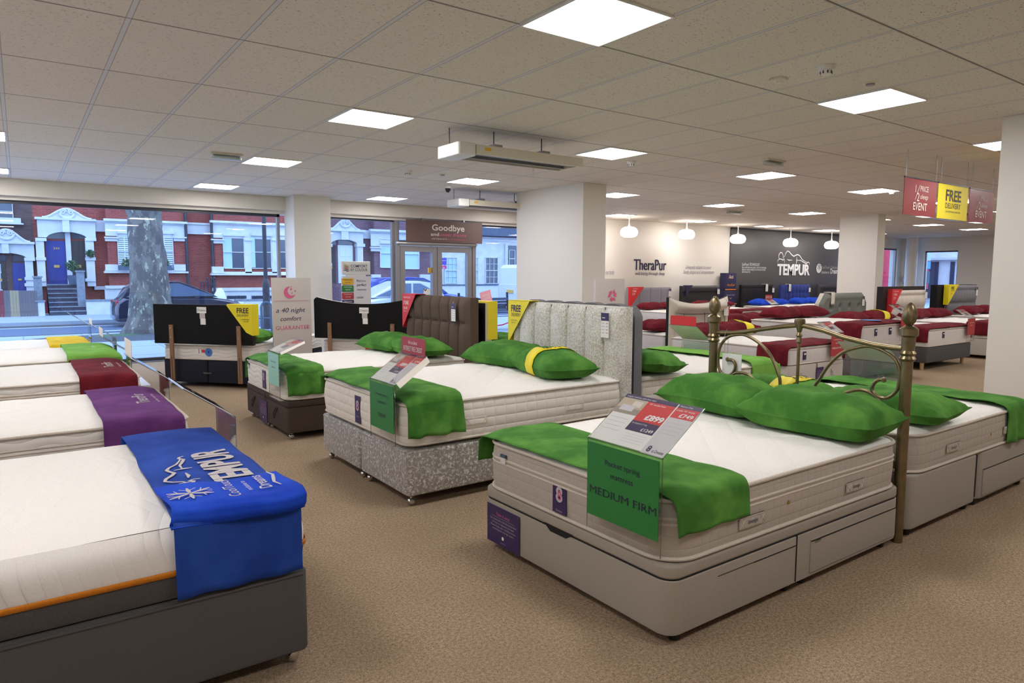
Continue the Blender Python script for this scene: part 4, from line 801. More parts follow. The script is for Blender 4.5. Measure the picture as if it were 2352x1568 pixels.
# --- left row, heads beyond the frame
L1 = B(.84, 3.26, 180, 2.0, 1.50, .385, .655, 'L1')
divan(L1, 'dark grey fabric divan at the bottom left corner', 'divan_dark_grey', z0=.06, r=.03)
MB().tube([(.02, .752, .372), (1.98, .752, .372)], .006, 'divan_dark_grey').build('base_piping', bpy.data.objects['divan_bed.00%d' % 6] if False else [o for o in bpy.data.objects if o.name.startswith('divan_bed')][-1])
mattress(L1, 'white memory foam mattress with orange tape and charcoal lower band, bottom left', side='tick_knit', top='tick_knit_top', r=.07, band=.42, soft=.05, dome=.008, tufts=.0, seed=18, bulge=.01)
d = drape(L1, 'wide blue throw with white lettering on the nearest left bed', 'velvet_slate_blue' if False else 'velvet_slate_blue', .025, .455, .27, .2, seed=10, amp=.004, gather=.006)
# folded back end of the blue throw, on top of it
r = L1.T('folded_throw_end', 'bright blue folded cloth with snowflake and small white lettering on the blue throw', 'throw', off=(.02, .7, .67)); zt = .685
PF = [(.40, zt+.0), (.47, zt+.006), (.55, zt+.010), (.65, zt+.016), (.72, zt+.018), (.768, zt+.004), (.778, zt-.022), (.768, zt-.04), (.75, zt-.045)]
def cr(P, t):
    k = t*(len(P)-1); i = min(int(k), len(P)-2); f = k-i; return (P[i][0]*(1-f)+P[i+1][0]*f, P[i][1]*(1-f)+P[i+1][1]*f)
MB().grid(lambda u, v: (lambda q: (.012+.45*u+.006*math.sin(v*9), q[0]+.035*math.sin(u*PI*1.3+.4)*(v < .9)+(.03*u-.02)*0, q[1]+.003*math.sin(u*11+v*4)))(cr(PF, v)), 24, 32, 'velvet_royal').build('cloth', r, solid=.004, sharp=80)
def cz(P_): return V((P_.x, P_.y, P_.z))
zt2 = zt+.026
q = MB()
UX, RY = V((-1, 0, 0)), V((0, -1, 0))
# lettering is read from the far foot side: right = towards local -y, up = towards local +x
RR, UU = V((0, -1, 0)), V((1, 0, 0))
q.text('CoolTouch', (.225, .61, zt2), RR, UU, .040, 'light_grey_print', w=.23, shear=.15).text('exclusive to', (.175, .62, zt2), RR, UU, .020, 'light_grey_print', w=.13).text('Dreams', (.105, .60, zt2), RR, UU, .045, 'light_grey_print', w=.18, bold=.01)
q.stroke([(-.10, 0), (-.05, .012), (0, .0), (.05, -.012), (.10, 0)], .014, 'light_grey_print', (.07, .58, zt2), RR, UU)
for a in range(6):
    an = a*PI/3; cX, cY = .375, .60; pA = (math.cos(an)*.07, math.sin(an)*.085); q.stroke([(0, 0), (pA[0]*.5, pA[1]*.5), pA], .016, 'light_grey_print', (cX, cY, zt2), RR, UU)
    for sg in (-1, 1): q.stroke([(pA[0]*.5, pA[1]*.5), (pA[0]*.5+.035*math.cos(an+sg*.8), pA[1]*.5+.04*math.sin(an+sg*.8))], .011, 'light_grey_print', (cX, cY, zt2+.0005), RR, UU)
q.build('print', r)
q = MB(); zt3 = L1.zt+.012+.010
GC = on_cloth([o for o in bpy.data.objects if o.name.startswith('bed_throw')][-1]); q.text('TEMPUR', (.095, .17, zt3), RR, UU, .15, 'light_grey_print', w=.62, bold=.03, fn=GC); n_ = len(q.v)
for Lq in FIG: q.stroke([(c[0]*.26, c[1]*.24) for c in Lq], .016, 'light_grey_print', (.29, .17, zt3), RR, UU)
PAR = [o for o in bpy.data.objects if o.name.startswith('bed_throw')][-1]
q.v = q.v[:n_]+[tuple(GC(V(p_))) for p_ in q.v[n_:]]; q.build('printed_lettering', PAR)
holder(L1, 'clear sign holder seen edge on at the foot of the nearest left bed', -.62+.0, w=.43, x=-.03, zt=.77, zb=.42, ins='acrylic', head=None, sheet=None)
L2 = B(.84, 5.39, 180, 2.0, 1.36, .36, .60, 'L2')
divan(L2, 'divan under the purple throw, second bed from the camera at left', 'divan_cream', z0=.06); mattress(L2, 'white quilted mattress with purple throw, second in the left row', side='tick_side_wave', r=.08, seed=20, dome=.02, pt=True)
d = drape(L2, 'purple throw with white lettering on the second left bed', 'velvet_purple', .03, .48, .24, .2, seed=12, amp=.004)
def lettering(bb, t, z, h=.085, w=.42, x=.16, y=.05, sub='well-being through sleep'):
    z = bb.zt+max(.012, bb.lift)+.012; gc = on_cloth([o for o in bpy.data.objects if o.name.startswith('bed_throw')][-1]); q = MB().text(t, (x, y, z), RR, UU, h, 'light_grey_print', w=w, fn=gc); q.text(sub, (x-.06, y, z), RR, UU, .02, 'light_grey_print', w=w*.9, fn=gc) if sub else None
    q.build('printed_lettering', [o for o in bpy.data.objects if o.name.startswith('bed_throw')][-1])
lettering(L2, 'TheraPur', .632)
holder(L2, 'clear sign holder with a cream card standing up, second left bed', -.45, w=.43, x=-.03, zt=.72, zb=.38, ins='acrylic', sheet=None, head=('card_cream', .13))
L3 = B(.84, 7.56, 180, 2.0, 1.40, .36, .60, 'L3')
divan(L3, 'divan under the dark red throw, third bed in the left row', 'divan_cream', z0=.06); mattress(L3, 'white quilted mattress with dark red throw, third in the left row', side='tick_side_wave', r=.08, seed=22, dome=.02, pt=True)
drape(L3, 'dark red throw with white lettering on the third left bed', 'velvet_maroon', .03, .47, .24, .2, seed=13, amp=.004); lettering(L3, 'TheraPur', .632)
holder(L3, 'clear sign holder with purple edge at the foot of the third left bed', -.40, w=.42, x=-.03, zt=.71, zb=.38, ins='acrylic', sheet=None, head=('card_cream', .09))
L4 = B(.86, 9.10, 180, 2.0, 1.36, .36, .61, 'L4')
divan(L4, 'divan under the light green throw, fourth bed in the left row', 'divan_cream', z0=.06); mattress(L4, 'cream mattress with light green throw, fourth in the left row', side='tick_side_tuft', r=.08, seed=24, dome=.03, tufts=.008)
drape(L4, 'light green throw on the fourth left bed', 'velvet_lime', .0, .50, .2, .2, seed=14, amp=.014); lettering(L4, 'Dreams', .645, .04, .2, .2, .0, None)
holder(L4, 'clear sign holder with lime card at the foot of the fourth left bed', -.35, w=.42, x=-.03, zt=.74, zb=.42, ins='green_print', insh=.2, sheet=None, head=('card_cream', .07))
L5 = B(.72, 10.92, 180, 2.0, 1.36, .36, .58, 'L5')
divan(L5, 'divan under the yellow throw, farthest bed in the left row', 'divan_cream', z0=.06); mattress(L5, 'cream mattress with yellow throw by the window, farthest in the left row', side='tick_side_tuft', r=.08, seed=26, dome=.02)
drape(L5, 'yellow throw on the farthest left bed by the window', 'velvet_yellow', .0, .46, .2, .2, seed=15, amp=.008)
holder(L5, 'clear sign holder at the foot of the yellow throw bed by the window', -.1, w=.42, x=-.03, zt=.80, zb=.5, ins='acrylic', sheet=None)
# --- diagonal beds seen from behind
def diag(x, y, lab_b, lab_m, who, hbshape, zt, w, pw, col, deg=222.):
    # head centre at x,y; foot away from the camera
    a = math.radians(42.); L = 1.9; b = B(x+math.cos(a)*L, y+math.sin(a)*L, deg, L, w, .36, .575, who)
    rt = divan(b, lab_b, col, z0=.06, r=.02, split='y'); mattress(b, lab_m, side='tick_side_wave', r=.05, seed=30, dome=.02)
    return b, rt
Eb, re_ = diag(1.965, 9.66, 'navy divan with black backed headboard on wooden struts, seen from behind', 'white mattress above the navy divan with a blue round sticker', 'E', None, 1.1, 1.32, .5, 'divan_navy')
headboard(re_, Eb, 1.10, w=1.46, th=.06, z0=.58, front='dark_leather', back='back_cloth', yo=0, struts=False)
def strut(root, b, y, x, z0, z1):
    s = MB().box(x, x+.02, y-.028, y+.028, z0, z1, 'wood_strut').build('wooden_strut', root)
    for zz in (z1-.04, z1-.16): MB().lathe([(.002, 0), (.007, 0), (.007, .005), (.002, .005)], (x+.02, y, zz), 'chrome', 8, axis='x').build('bolt', s)
    m = MB().box(x+.02, x+.021, y-.004, y+.004, z0+.02, z1*.5, 'dark_frame').build('slot', s); return s
for yy in (-.46, .54): strut(HBR['E'], Eb, yy, Eb.L+.072, .08, .83)
MB().box(Eb.L+.0, Eb.L+.006, -.06, .06, .18, .20, 'chrome').build('link_bar', re_); MB().box(Eb.L-.001, Eb.L+.003, -.004, .004, .07, .355, 'black').build('centre_joint', re_)
MB().lathe([(.002, 0), (.055, 0), (.055, .003), (.002, .003)], (Eb.L+.003, .03, .47), 'blue_print', 20, axis='x').build('round_sticker', [o for o in bpy.data.objects if o.name.startswith('mattress')][-1])
q = MB(); BK = Eb.L+.001; q.text('4', (BK+.007, .03, .455), Y, Z, .035, 'dark_print', bold=.03).box(BK, BK+.004, -.075, -.028, .465, .50, 'red_print').box(BK, BK+.004, -.155, -.09, .45, .51, 'paper').box(BK+.001, BK+.005, -.12, -.112, .45, .51, 'navy'); q.build('brand_label', [o for o in bpy.data.objects if o.name.startswith('mattress')][-1])
def back_labels(b, root, zt, x):
    q = MB().box(x, x+.003, -.07, .07, zt-.10, zt-.02, 'paper').text('Dreams', (x+.004, 0, zt-.075), Y, Z, .03, 'navy', w=.12).box(x, x+.003, -.03, .05, zt-.17, zt-.10, 'light_grey_print').box(x, x+.0035, -.02, .055, zt-.25, zt-.17, 'paper'); q.build('sewn_label', root)
back_labels(Eb, HBR['E'], 1.09, Eb.L+.072)
def wedge_back(b, lab, x, y, z):
    r = b.T('promotional_corner_cover', lab, 'advertising cover', off=(x, y, z)); sd = 1; tri = [(0, 0), (.36, 0), (.36, -.02), (.09, -.36), (0, -.40)]
    m = MB().prism(tri, (x+.075, y+.01, z+.01), (0, -1, 0), Z, (.006, 0, 0), 'yellow_print').prism(tri, (x-.06, y+.01, z+.01), (0, -1, 0), Z, (.006, 0, 0), 'yellow_print').box(x-.06, x+.08, y-.35, y+.012, z+.006, z+.012, 'yellow_print').box(x-.06, x+.08, y+.008, y+.014, z-.39, z+.012, 'yellow_print')
    q = x+.0835; m.text('FREE', (q, y-.12, z-.10), Y, Z, .065, 'dark_print', w=.17, bold=.02).text('DELIVERY', (q, y-.12, z-.145), Y, Z, .03, 'dark_print', w=.17).text('ON EVERYTHING', (q, y-.09, z-.19), Y, Z, .014, 'dark_print', w=.12).text('OVER £100', (q, y-.08, z-.215), Y, Z, .014, 'dark_print', w=.08); m.build('cover', r)
wedge_back(Eb, 'yellow free delivery cover on the black headboard seen from behind', 1.905, .73, 1.10)
pillow(Eb, 'green pillow peeping out behind the left black backed headboard', 'velvet_green', 1.62, .34, .60, .46, .74, .18, seed=33)
Db, rd = diag(3.93, 8.99, 'divan with curved black backed headboard, behind the brown bed', 'white mattress under the curved black backed headboard', 'D', None, 1.1, 1.34, .5, 'divan_cream')
headboard(rd, Db, 1.19, w=1.52, th=.06, z0=.60, front='hb_cream', back='back_cloth', side='hb_cream', top=lambda s: -.10*(1-s*s)-.05*max(0, (abs(s)-.92)/.08)**2, struts=False)
for yy in (-.52, .42): strut(HBR['D'], Db, yy, Db.L+.072, .30, .82)
back_labels(Db, HBR['D'], 1.06, Db.L+.072)
q = MB().box(Db.L+.001, Db.L+.005, -.02, .08, .44, .50, 'red_print').box(Db.L+.0, Db.L+.004, -.02, .08, .50, .515, 'navy'); q.build('brand_label', [o for o in bpy.data.objects if o.name.startswith('mattress')][-1])
pillow(Db, 'green pillow behind the left end of the curved black headboard', 'velvet_green', 1.62, -.40, .60, .46, .74, .18, seed=35); pillow(Db, 'green pillow behind the right end of the curved black headboard', 'velvet_green', 1.62, .42, .60, .46, .74, .18, seed=37)
# ---------------------------------------------------------------- rows of beds turned towards the wall
CT = [('Combination spring', .09, .024, .25), ('mattress', .135, .024, .13)]
def mrow(x, y, deg, who, W=1.35, L=1.85, zb=.37, zt=.64, base='divan_cream', feet='castor', thr='velvet_maroon', pil='velvet_maroon', hold=True, side='tick_side_pale', loops=0, seed=1, txt3=None, head=None, hw=.30, bandp=False, drawers=(), thx=.42, lift=0., npil=2, nomat=None, ins='maroon_print', bl=None):
    b = B(x, y, deg, L, W, zb, zt, who[0]); rt = divan(b, who[1], base, z0=.12 if feet == 'wood' else .06, feet=feet, r=.03, split='y' if loops else 'x', loops=loops, drawers=drawers)
    mattress(b, who[2], side=side, r=.07, seed=seed+40, dome=.02, handles=1 if loops else 0)
    if thr: drape(b, who[3], thr, .0, thx, .24, .24, seed=seed+3, amp=.006)
    if npil: pillow(b, who[4], pil, L-.34, W*.24, zt+.03, .44, .70, .17, rz=.1, seed=seed+50)
    if npil > 1: pillow(b, who[5], pil, L-.38, -W*.24, zt+.03, .44, .70, .17, rz=-.12, seed=seed+51, band=bandp)
    if hold: holder(b, who[6], -W/2+hw*.62+(.09 if who[0] == 'M1' else 0), w=hw, x=-.05, zt=zt+.14, zb=zt-.26, ins=ins, txt=(CT+[(txt3, .20, .03, .34)] if txt3 else CT) if ins == 'maroon_print' else None, txc='paper', insh=.27, head=head, run=.2, rise=.13)
    if bl:
        q = MB()
        for yy in bl: q.box(-.012, -.002, yy-.03, yy+.03, zt-.16, zt-.06, 'navy').box(-.014, -.012, yy-.02, yy+.02, zt-.10, zt-.08, 'paper')
        q.build('brand_label', [o for o in bpy.data.objects if o.name.startswith('mattress')][-1])
    return b, rt
b1, r1 = mrow(8.05, 4.68, 90, ('M1', 'narrow cream storage bed with cream curved headboard in the middle distance', 'white mattress with dark red throw on the narrow cream storage bed', 'dark red throw on the narrow storage bed behind the brass headboard', 'dark red pillow left in front of the cream curved headboard', 'dark red pillow with yellow sleeve in front of the cream curved headboard', 'sign holder reading medium firm on red card, narrow cream storage bed'),
    W=1.26, zb=.42, zt=.64, loops=1, seed=1, txt3='MEDIUM FIRM', bandp=-.12, bl=(.30,))
headboard(r1, b1, 1.14, seams=[[(sx_, .25, .012), (sx_, .78, .012)] for sx_ in (-.52, -.17, .17, .52)]+[[(-.86, .25, .03), (-.86, .80, .03), (-.5, .77, .035), (0, .76, .035), (.5, .77, .035), (.86, .80, .03), (.86, .25, .03)]], w=1.30, th=.05, z0=.3, front='hb_cream', back='back_cloth', side='black', top=lambda s: -.0+.13*s*-1*0+.10*(s*s)-.05, disp=lambda s, z: (.02+.06*max(0, math.sin(PI*min(1, (z-.80)/.2)))**.5 if z > .80 else .03*abs(math.sin(PI*2.5*(s/.86*.5+.5)))**.25) if abs(s) < .86 else .05)
price_tag(b1, 'price tag at the right of the cream curved headboard', b1.L-.05, -.55, 1.0, .1, .2); notice(b1, 'purple notice on the narrow cream storage base', -.06, .24, .17, .24)
b0, r0 = mrow(8.32, 8.75, -90, ('M0', 'divan back to back behind the cream curved headboard', 'white mattress behind the cream curved headboard', '', 'dark red pillow poking out left of the cream curved headboard', 'dark red pillow behind the cream curved headboard', ''), W=1.3, L=1.92, zt=.63, thr=None, hold=False, seed=3)
b4, r4 = mrow(10.3, 4.95, 90, ('M4', 'mid grey divan with drawers and no headboard, second in the middle row', 'thick layered pillow top mattress on the mid grey divan', 'dark red throw with blue logo on the thick layered mattress', 'big bright dark red pillow above the left half of the brass rail', 'dark red pillow left of the sage headboard', 'sign holder with red card hanging on the thick layered mattress'),
    W=1.34, zb=.46, zt=.80, base='divan_mid_grey', seed=5, drawers=((.06, .85, .1, .30),), bl=(.3, -.12))
q = MB().lathe([(.002, 0), (.14, 0), (.14, .003), (.002, .003)], (.20, .05, .845), 'blue_print', 20).text('Dreams', (.18, .05, .851), -Y, X, .06, 'paper', w=.2); q.build('printed_lettering', [o for o in bpy.data.objects if o.name.startswith('bed_throw')][-1])
b4b, r4b = mrow(10.3, 9.0, -90, ('M4b', 'divan back to back behind the thick layered mattress', 'white mattress behind the thick layered mattress', '', 'dark red pillow with pale sleeve left of the bright dark red pillow', 'dark red pillow behind the bright pillow pair', ''), W=1.3, L=1.92, thr=None, hold=False, seed=7, bandp=.0)
b5, r5 = mrow(12.45, 4.93, 90, ('M5', 'dark grey divan on wooden legs with sage headboard', 'cream pillow top mattress on the dark grey divan with wooden legs', 'dark red throw on the bed with wooden legs', 'dark red pillow left in front of the sage headboard', 'dark red pillow with yellow sleeve right in front of the sage headboard', 'sign holder with pale red card at the foot of the bed with wooden legs'),
    W=1.62, zb=.37, zt=.66, base='divan_dark_grey', feet='wood', seed=9, side='tick_side_plain', bandp=-.1, bl=(.3,))
headboard(r5, b5, 1.18, w=1.62, th=.08, z0=.3, front='hb_sage', back='back_cloth', side='hb_cream', left=lambda t: 1 if t < .78 else 1-.2*(t-.78)/.22, disp=lambda s, z: .06 if z > .88 else (.055 if abs(s) > .86 else .05-sum(.045*math.exp(-((s-bx)/.05)**2-((z-bz)/.05)**2) for bx in (-.6, -.2, .2, .6) for bz in (.42, .72))))
price_tag(b5, 'price tag on the right of the sage headboard', b5.L-.05, -.62, 1.02, .08, .18)
def swatch(b, lab, x, y, z, mt='card_cream'):
    r = b.T('fabric_swatch', lab, 'fabric swatch', off=(x, y, z)); MB().grid(lambda u, v: (x-.055+.0*u+(.11*v if v > .5 else 0)*0, y-.06+.12*u, z-.22*(1-v)), 4, 8, mt).build('front_flap', r, solid=.004); MB().box(x-.055, x+.09, y-.055, y+.065, z+.004, z+.012, mt).build('top_fold', r)
swatch(b5, 'cream fabric swatch draped over the sage headboard', b5.L+.0, .46, 1.19)
b6, r6 = mrow(14.95, 4.95, 90, ('G', 'cream divan by the far carpet gap, fourth in the middle row', 'white mattress on the fourth bed of the middle row', 'dark red throw on the fourth bed of the middle row', 'dark red pillow left in front of the cream headboard in a dark frame', 'dark red pillow right in front of the cream headboard in a dark frame', 'sign holder with pinkish card beside the big right column'), W=1.55, seed=11)
headboard(r6, b6, 1.28, w=1.80, th=.12, z0=.1, x=b6.L+.05, front='dark_leather', back='back_cloth'); headboard(r6, b6, 1.20, w=1.5, th=.05, z0=.3, x=b6.L+.01, yo=-.08, front='hb_cream', disp=lambda s, z: .05*abs(math.sin(PI*3.4*z))**.5*(.8+.2*abs(math.sin(PI*4*s))), struts=False, name='padded_panel')
wedge(b6, 'red three years credit cover on the cream headboard in a dark frame', b6.L+.02, .70, 1.22, 1, 'r', w=.42, h=.46, th=.06); price_tag(b6, 'price tag at the right of the cream headboard in a dark frame', b6.L-.04, -.78, 1.12, .09, .2)
b7, r7 = mrow(17.5, 4.95, 90, ('H', 'divan half hidden by the right column', 'mattress half hidden by the right column', 'dark red throw half hidden by the right column', 'dark red pillow left in front of the tall dark grey headboard', 'dark red pillow with yellow sleeve in front of the tall dark grey headboard', 'sign holder half hidden by the right column'), W=1.6, seed=13, bandp=-.0)
headboard(r7, b7, 1.30, w=2.05, th=.14, z0=.1, x=b7.L+.06, front='back_cloth', back='back_cloth'); headboard(r7, b7, 1.29, w=1.5, th=.05, z0=.3, x=b7.L+.01, yo=-.12, front='hb_grey', disp=lambda s, z: .05*abs(math.sin(PI*3.4*z))**.4*(.75+.25*abs(math.sin(PI*5*s))**.5), struts=False, name='padded_panel')
wedge(b7, 'yellow delivery cover on the tall dark grey headboard', b7.L+.0, .74, 1.30, 1, 'y', w=.5, h=.44, th=.07); price_tag(b7, 'price tag on the tall dark grey headboard', b7.L-.04, -.8, 1.14, .09, .2)
b8, r8 = mrow(20.6, 4.95, 90, ('I', 'farthest divan of the middle row', 'farthest mattress of the middle row', '', 'dark red pillow of the farthest bed in the middle row', 'second dark red pillow of the farthest bed in the middle row', ''), W=1.5, seed=15, thr=None, hold=False)
headboard(r8, b8, 1.16, w=1.7, th=.1, z0=.3, front='hb_cream', disp=tuftd(4, 3, .04, .45)); 
# wall row
WZ = [('W1', 13.5, 'cool grey tiled', 'hb_cool', tuftd(4, 2.3, .02, .15), 1.17, 'velvet_maroon', 'velvet_maroon'), ('W2', 15.55, 'black roll top', 'hb_black', lambda s, z: .05 if z > .82 else .02, 1.20, 'velvet_maroon', 'velvet_maroon'),
      ('W3', 18.2, 'charcoal plain', 'hb_charcoal', lambda s, z: .03*abs(math.sin(PI*(z*2.2+.05)))**.25, 1.21, 'velvet_maroon', 'velvet_royal'), ('W4', 20.2, 'royal blue tufted', 'hb_blue', tuftd(8, 4.2, .04, .4), 1.20, 'velvet_blue', 'velvet_royal'), ('W5', 22.3, 'dark grey roll top', 'hb_dark', lambda s, z: .05 if z > .85 or abs(s) > .88 else .02, 1.20, None, 'velvet_royal')]
for i, (nm, x, d, mt, dsp, zt, th_, pl) in enumerate(WZ):
    b, rt = mrow(x, 10.65, 90, (nm, 'divan with %s headboard against the long wall' % d, 'mattress below the %s headboard' % d, 'throw on the bed with the %s headboard' % d, 'left pillow below the %s headboard' % d, 'right pillow below the %s headboard' % d, 'sign holder on the bed with the %s headboard' % d), W=1.5, L=1.93, zb=.33, zt=.60, seed=60+i*3,
                 thr=th_, pil=pl, hold=True, hw=.34, head={1: ('maroon_print', .12, (('SAVE £150', .03, .06, .28),)), 2: ('paper', .12), 3: ('red_print', .13)}.get(i), bl=(.3, -.05), ins='maroon_print' if i in (0, 2) else 'acrylic')
    headboard(rt, b, zt, w=1.62, th=.08, z0=.3, front=mt, back='back_cloth', disp=dsp)
    price_tag(b, 'price tag on the %s headboard' % d, b.L-.05, -.70, zt-.14, .1, .2)
    if i in (2, 3): swatch(b, 'beige swatch draped over the %s headboard' % d, b.L+.0, -.36 if i == 2 else .42, zt+.01)
    if i == 0: wedge(b, 'red three years credit cover on the grey tiled headboard', b.L+.0, .80, zt+.01, 1, 'r', w=.5, h=.52, th=.08)
    if i == 1: wedge(b, 'navy corner card on the black roll top headboard', b.L+.0, .70, zt+.01, 1, 'y', w=.28, h=.28, th=.08).children[0].data.materials.__setitem__(0, MATS['navy'])
BXX = atY(1682, 700, 12.5).x
# stacked product boxes in the corner between both wall colours
def pbox(x, y, z, w, d, h, lab, top, mt='navy'):
    r = T('product_box', lab, 'box', off=(x, y, z)); m = MB().slab(x-w/2, x+w/2, y-d/2, y+d/2, z, z+h, .004, .003, mt)
    f = y-d/2-.003
    for t, dz, hh, wd, c in top: m.text(t, (x, f, z+dz), X, Z, hh, c, w=wd)
    if mt == 'navy': m.box(x-w/2-.001, x+w/2+.001, f+.002, f+.004, z+.01, z+.05, 'orange_print').box(x-w/2-.001, x+w/2+.001, f+.002, f+.004, z+.01, z+.025, 'blue_print')
    m.build('carton', r)
pbox(BXX+.12, 12.78, 0, .52, .2, .62, 'white product box at the bottom of the stack by the wall', [('NOW', .3, .1, .3, 'dark_print')], 'paper'); pbox(BXX+.12, 12.78, .62, .58, .24, .42, 'navy product box in the middle of the stack by the wall', [('memory foam', .28, .04, .4, 'light_grey_print'), ('v', .18, .06, .1, 'orange_print')])
pbox(BXX+.14, 12.78, 1.04, .50, .2, .52, 'navy product box with white and orange lettering, topmost of its stack', [('Acti    ', .36, .10, .20, 'paper'), ('Gel', .36, .10, .14, 'orange_print'), ('ActiGel', .14, .07, .34, 'orange_print')])
# ---------------------------------------------------------------- free standing signs
r = T('display_board', 'pale board with pink moon reading forty night comfort guarantee', 'sign board', off=(3.02, 9.38, 0)); x0, x1, y = 2.755, 3.285, 9.38; m = MB().box(x0, x1, y, y+.03, .02, 1.45, 'sign_beige'); f = y-.003; xm = (x0+x1)/2
m.text('a 40 night', (xm-.02, f, 1.03-.05), X, Z, .062, 'navy', w=.40, shear=.25).text('comfort', (xm-.02, f, .865), X, Z, .06, 'navy', w=.29, shear=.25).text('GUARANTEE', (xm, f, .745), X, Z, .052, 'pink_print', w=.46).box(x0+.03, x1-.03, f, f+.002, 1.138, 1.141, 'pink_print')
c = (xm-.03, 1.25); P = [(.08*math.cos(a), .08*math.sin(a)) for a in [math.radians(70+i*10.5) for i in range(25)]]; Q = [(.035+.062*math.cos(a), .02+.062*math.sin(a)) for a in [math.radians(320-i*10) for i in range(24)]]
m.add([(c[0]+a, f, c[1]+d_) for a, d_ in P+Q], [tuple(range(len(P+Q)))], 'pink_print')
for sx, sz, sr in ((.02, .045, .022), (.075, .02, .017), (.03, -.01, .015)): m.add([(c[0]+sx+(sr if i % 2 == 0 else sr*.42)*math.sin(i*PI/5), f-.001, c[1]+sz+(sr if i % 2 == 0 else sr*.42)*math.cos(i*PI/5)) for i in range(10)], [tuple(range(10))], 'pink_print')
m.build('panel', r); MB().box(x0+.05, x1-.05, y-.12, y+.16, 0, .02, 'alu').build('foot_plate', r)
r = T('display_board', 'pale board with pink recycling arrows beside the middle column', 'sign board', off=(6.6, 6.85, 0)); x0, x1, y = atY(1368, 640, 6.85).x, atY(1435, 640, 6.85).x, 6.85; m = MB().box(x0, x1, y, y+.03, .02, 1.45, 'sign_beige'); f = y-.003; c = ((x0+x1)/2+.04, 1.22)
for k3 in range(3):
    A_, B_ = [V((.095*math.sin(q_), .095*math.cos(q_))) for q_ in (2*PI*k3/3, 2*PI*(k3+1)/3)]; dr_ = (B_-A_).normalized(); nr_ = V((-dr_.y, dr_.x)); sd_ = (B_-A_).length
    for P_ in ([A_+dr_*sd_*.12+nr_*.02, A_+dr_*sd_*.55+nr_*.02, A_+dr_*sd_*.55-nr_*.02, A_+dr_*sd_*.25-nr_*.02], [A_+dr_*sd_*.55+nr_*.038, A_+dr_*sd_*.82, A_+dr_*sd_*.55-nr_*.038]): m.add([(c[0]+p_.x, f-.001, c[1]+p_.y) for p_ in P_], [tuple(range(len(P_)))], 'pink_print')
m.box(x0+.03, x1-.03, f, f+.002, 1.075, 1.078, 'pink_print'); m.build('panel', r); MB().box(x0+.05, x1-.05, y-.12, y+.10, 0, .02, 'alu').build('foot_plate', r)
r = T('display_stand', 'white stand explaining comfort by colour with yellow green and red labels', 'display stand', off=(4.95, 11.8, 0)); y = 11.8
def sx(px): return atY(px, 640, y).x
def sz_(py): return atY(815, py, y).z
x0, x1 = sx(786), sx(851); f = y-.004
m = MB().slab(x0, x1, y, y+.06, sz_(631), sz_(600), .01, .01, 'white_plastic').slab(sx(796), sx(841), y+.01, y+.04, sz_(640), sz_(628), .005, .002, 'white_plastic').slab(x0, sx(852), y, y+.06, .05, sz_(634), .01, .01, 'paper_grey')
m.text('COMFORT', ((sx(806)+sx(844))/2, f, sz_(614)), X, Z, .05, 'navy', w=sx(844)-sx(806), bold=.01).text('BY COLOUR', ((sx(806)+sx(844))/2, f, sz_(622.5)), X, Z, .05, 'grey_print' if False else 'navy', w=sx(844)-sx(806))
for i, cc in enumerate(('amber_print', 'green_print', 'red_print', 'purple_print', 'navy')): m.stroke([(-.055, .005), (-.02, .012), (.02, -.01), (.055, -.004)], .016, cc, (sx(796), f, sz_(609+i*3.2)), X, Z)
for i, (cc, t) in enumerate((('amber_print', 'Traditional spring'), ('green_print', 'Pocket spring'), ('maroon_print', 'Combination'), ('purple_print', 'Memory foam'))):
    za, zb_ = sz_(639+i*16.5), sz_(653+i*16.5); m.box(sx(784), sx(811), y-.02, y-.002, zb_, za, cc); xm = (sx(784)+sx(811))/2
    m.text(t, (xm, y-.024, zb_+.075), X, Z, .022, 'dark_print' if i == 0 else 'paper', w=.15, shear=.2).text('mattress', (xm, y-.024, zb_+.03), X, Z, .02, 'dark_print' if i == 0 else 'paper', w=.10, shear=.2)
xm = sx(830); m.text('Find your', (xm, f, sz_(647)), X, Z, .04, 'grey_print' if False else 'navy', w=.18).text('perfect', (xm, f, sz_(657)), X, Z, .05, 'navy', w=.19, shear=.3, bold=.01).text('mattress', (xm, f, sz_(667)), X, Z, .038, 'navy', w=.18, shear=.3).text('COLOUR', (sx(826), f, sz_(685)), X, Z, .03, 'navy', w=.13)
m.build('panel', r); MB().box(x0-.05, x1+.05, y-.2, y+.2, .02, .05, 'white_plastic').build('foot_plate', r)
p = atX(979, 675, 3.93); r = T('swatch_card', 'tiny white card with dark looped handle on the brown headboard', 'card', off=(3.93, p.y, 1.27)); MB().box(3.92, 3.96, p.y-.045, p.y+.045, 1.262, 1.33, 'paper').build('card', r); MB().tube([(3.915, p.y-.03+.06*i/10, 1.33-.018*math.sin(PI*i/10)) for i in range(11)], .005, 'black_plastic', 6).build('handle', r)
# ---------------------------------------------------------------- the street
st(MB().box(-30, 60, WY+.3, 20.6, -.25, -.04, 'paving').box(-30, 60, 20.5, 20.65, -.25, -.035, 'kerb_dark').box(-30, 60, 27.2, 45, -.25, -.10, 'paving'), 'trim_8')
m = MB().box(-30, 60, 20.6, 27.2, -.3, -.22, 'asphalt').box(-30, 60, 26.5, 27.2, -.222, -.215, 'kerb_dark')
for i in range(12): m.box(-22+i*6, -19+i*6, 23.6, 23.75, -.221, -.216, 'road_paint')
m.box(-30, 60, 26.1, 26.2, -.221, -.216, 'road_paint'); st(m, 'trim_9')
m = MB()
for i in range(30): m.box(-12+i*1.2, -11.98+i*1.2, WY+.3, 20.4, -.041, -.0385, 'stone_grey')
for yy in (14.6, 16.4, 18.2): m.box(-30, 60, yy, yy+.02, -.041, -.0385, 'stone_grey')
st(m, 'trim_10')
FY = 33.0
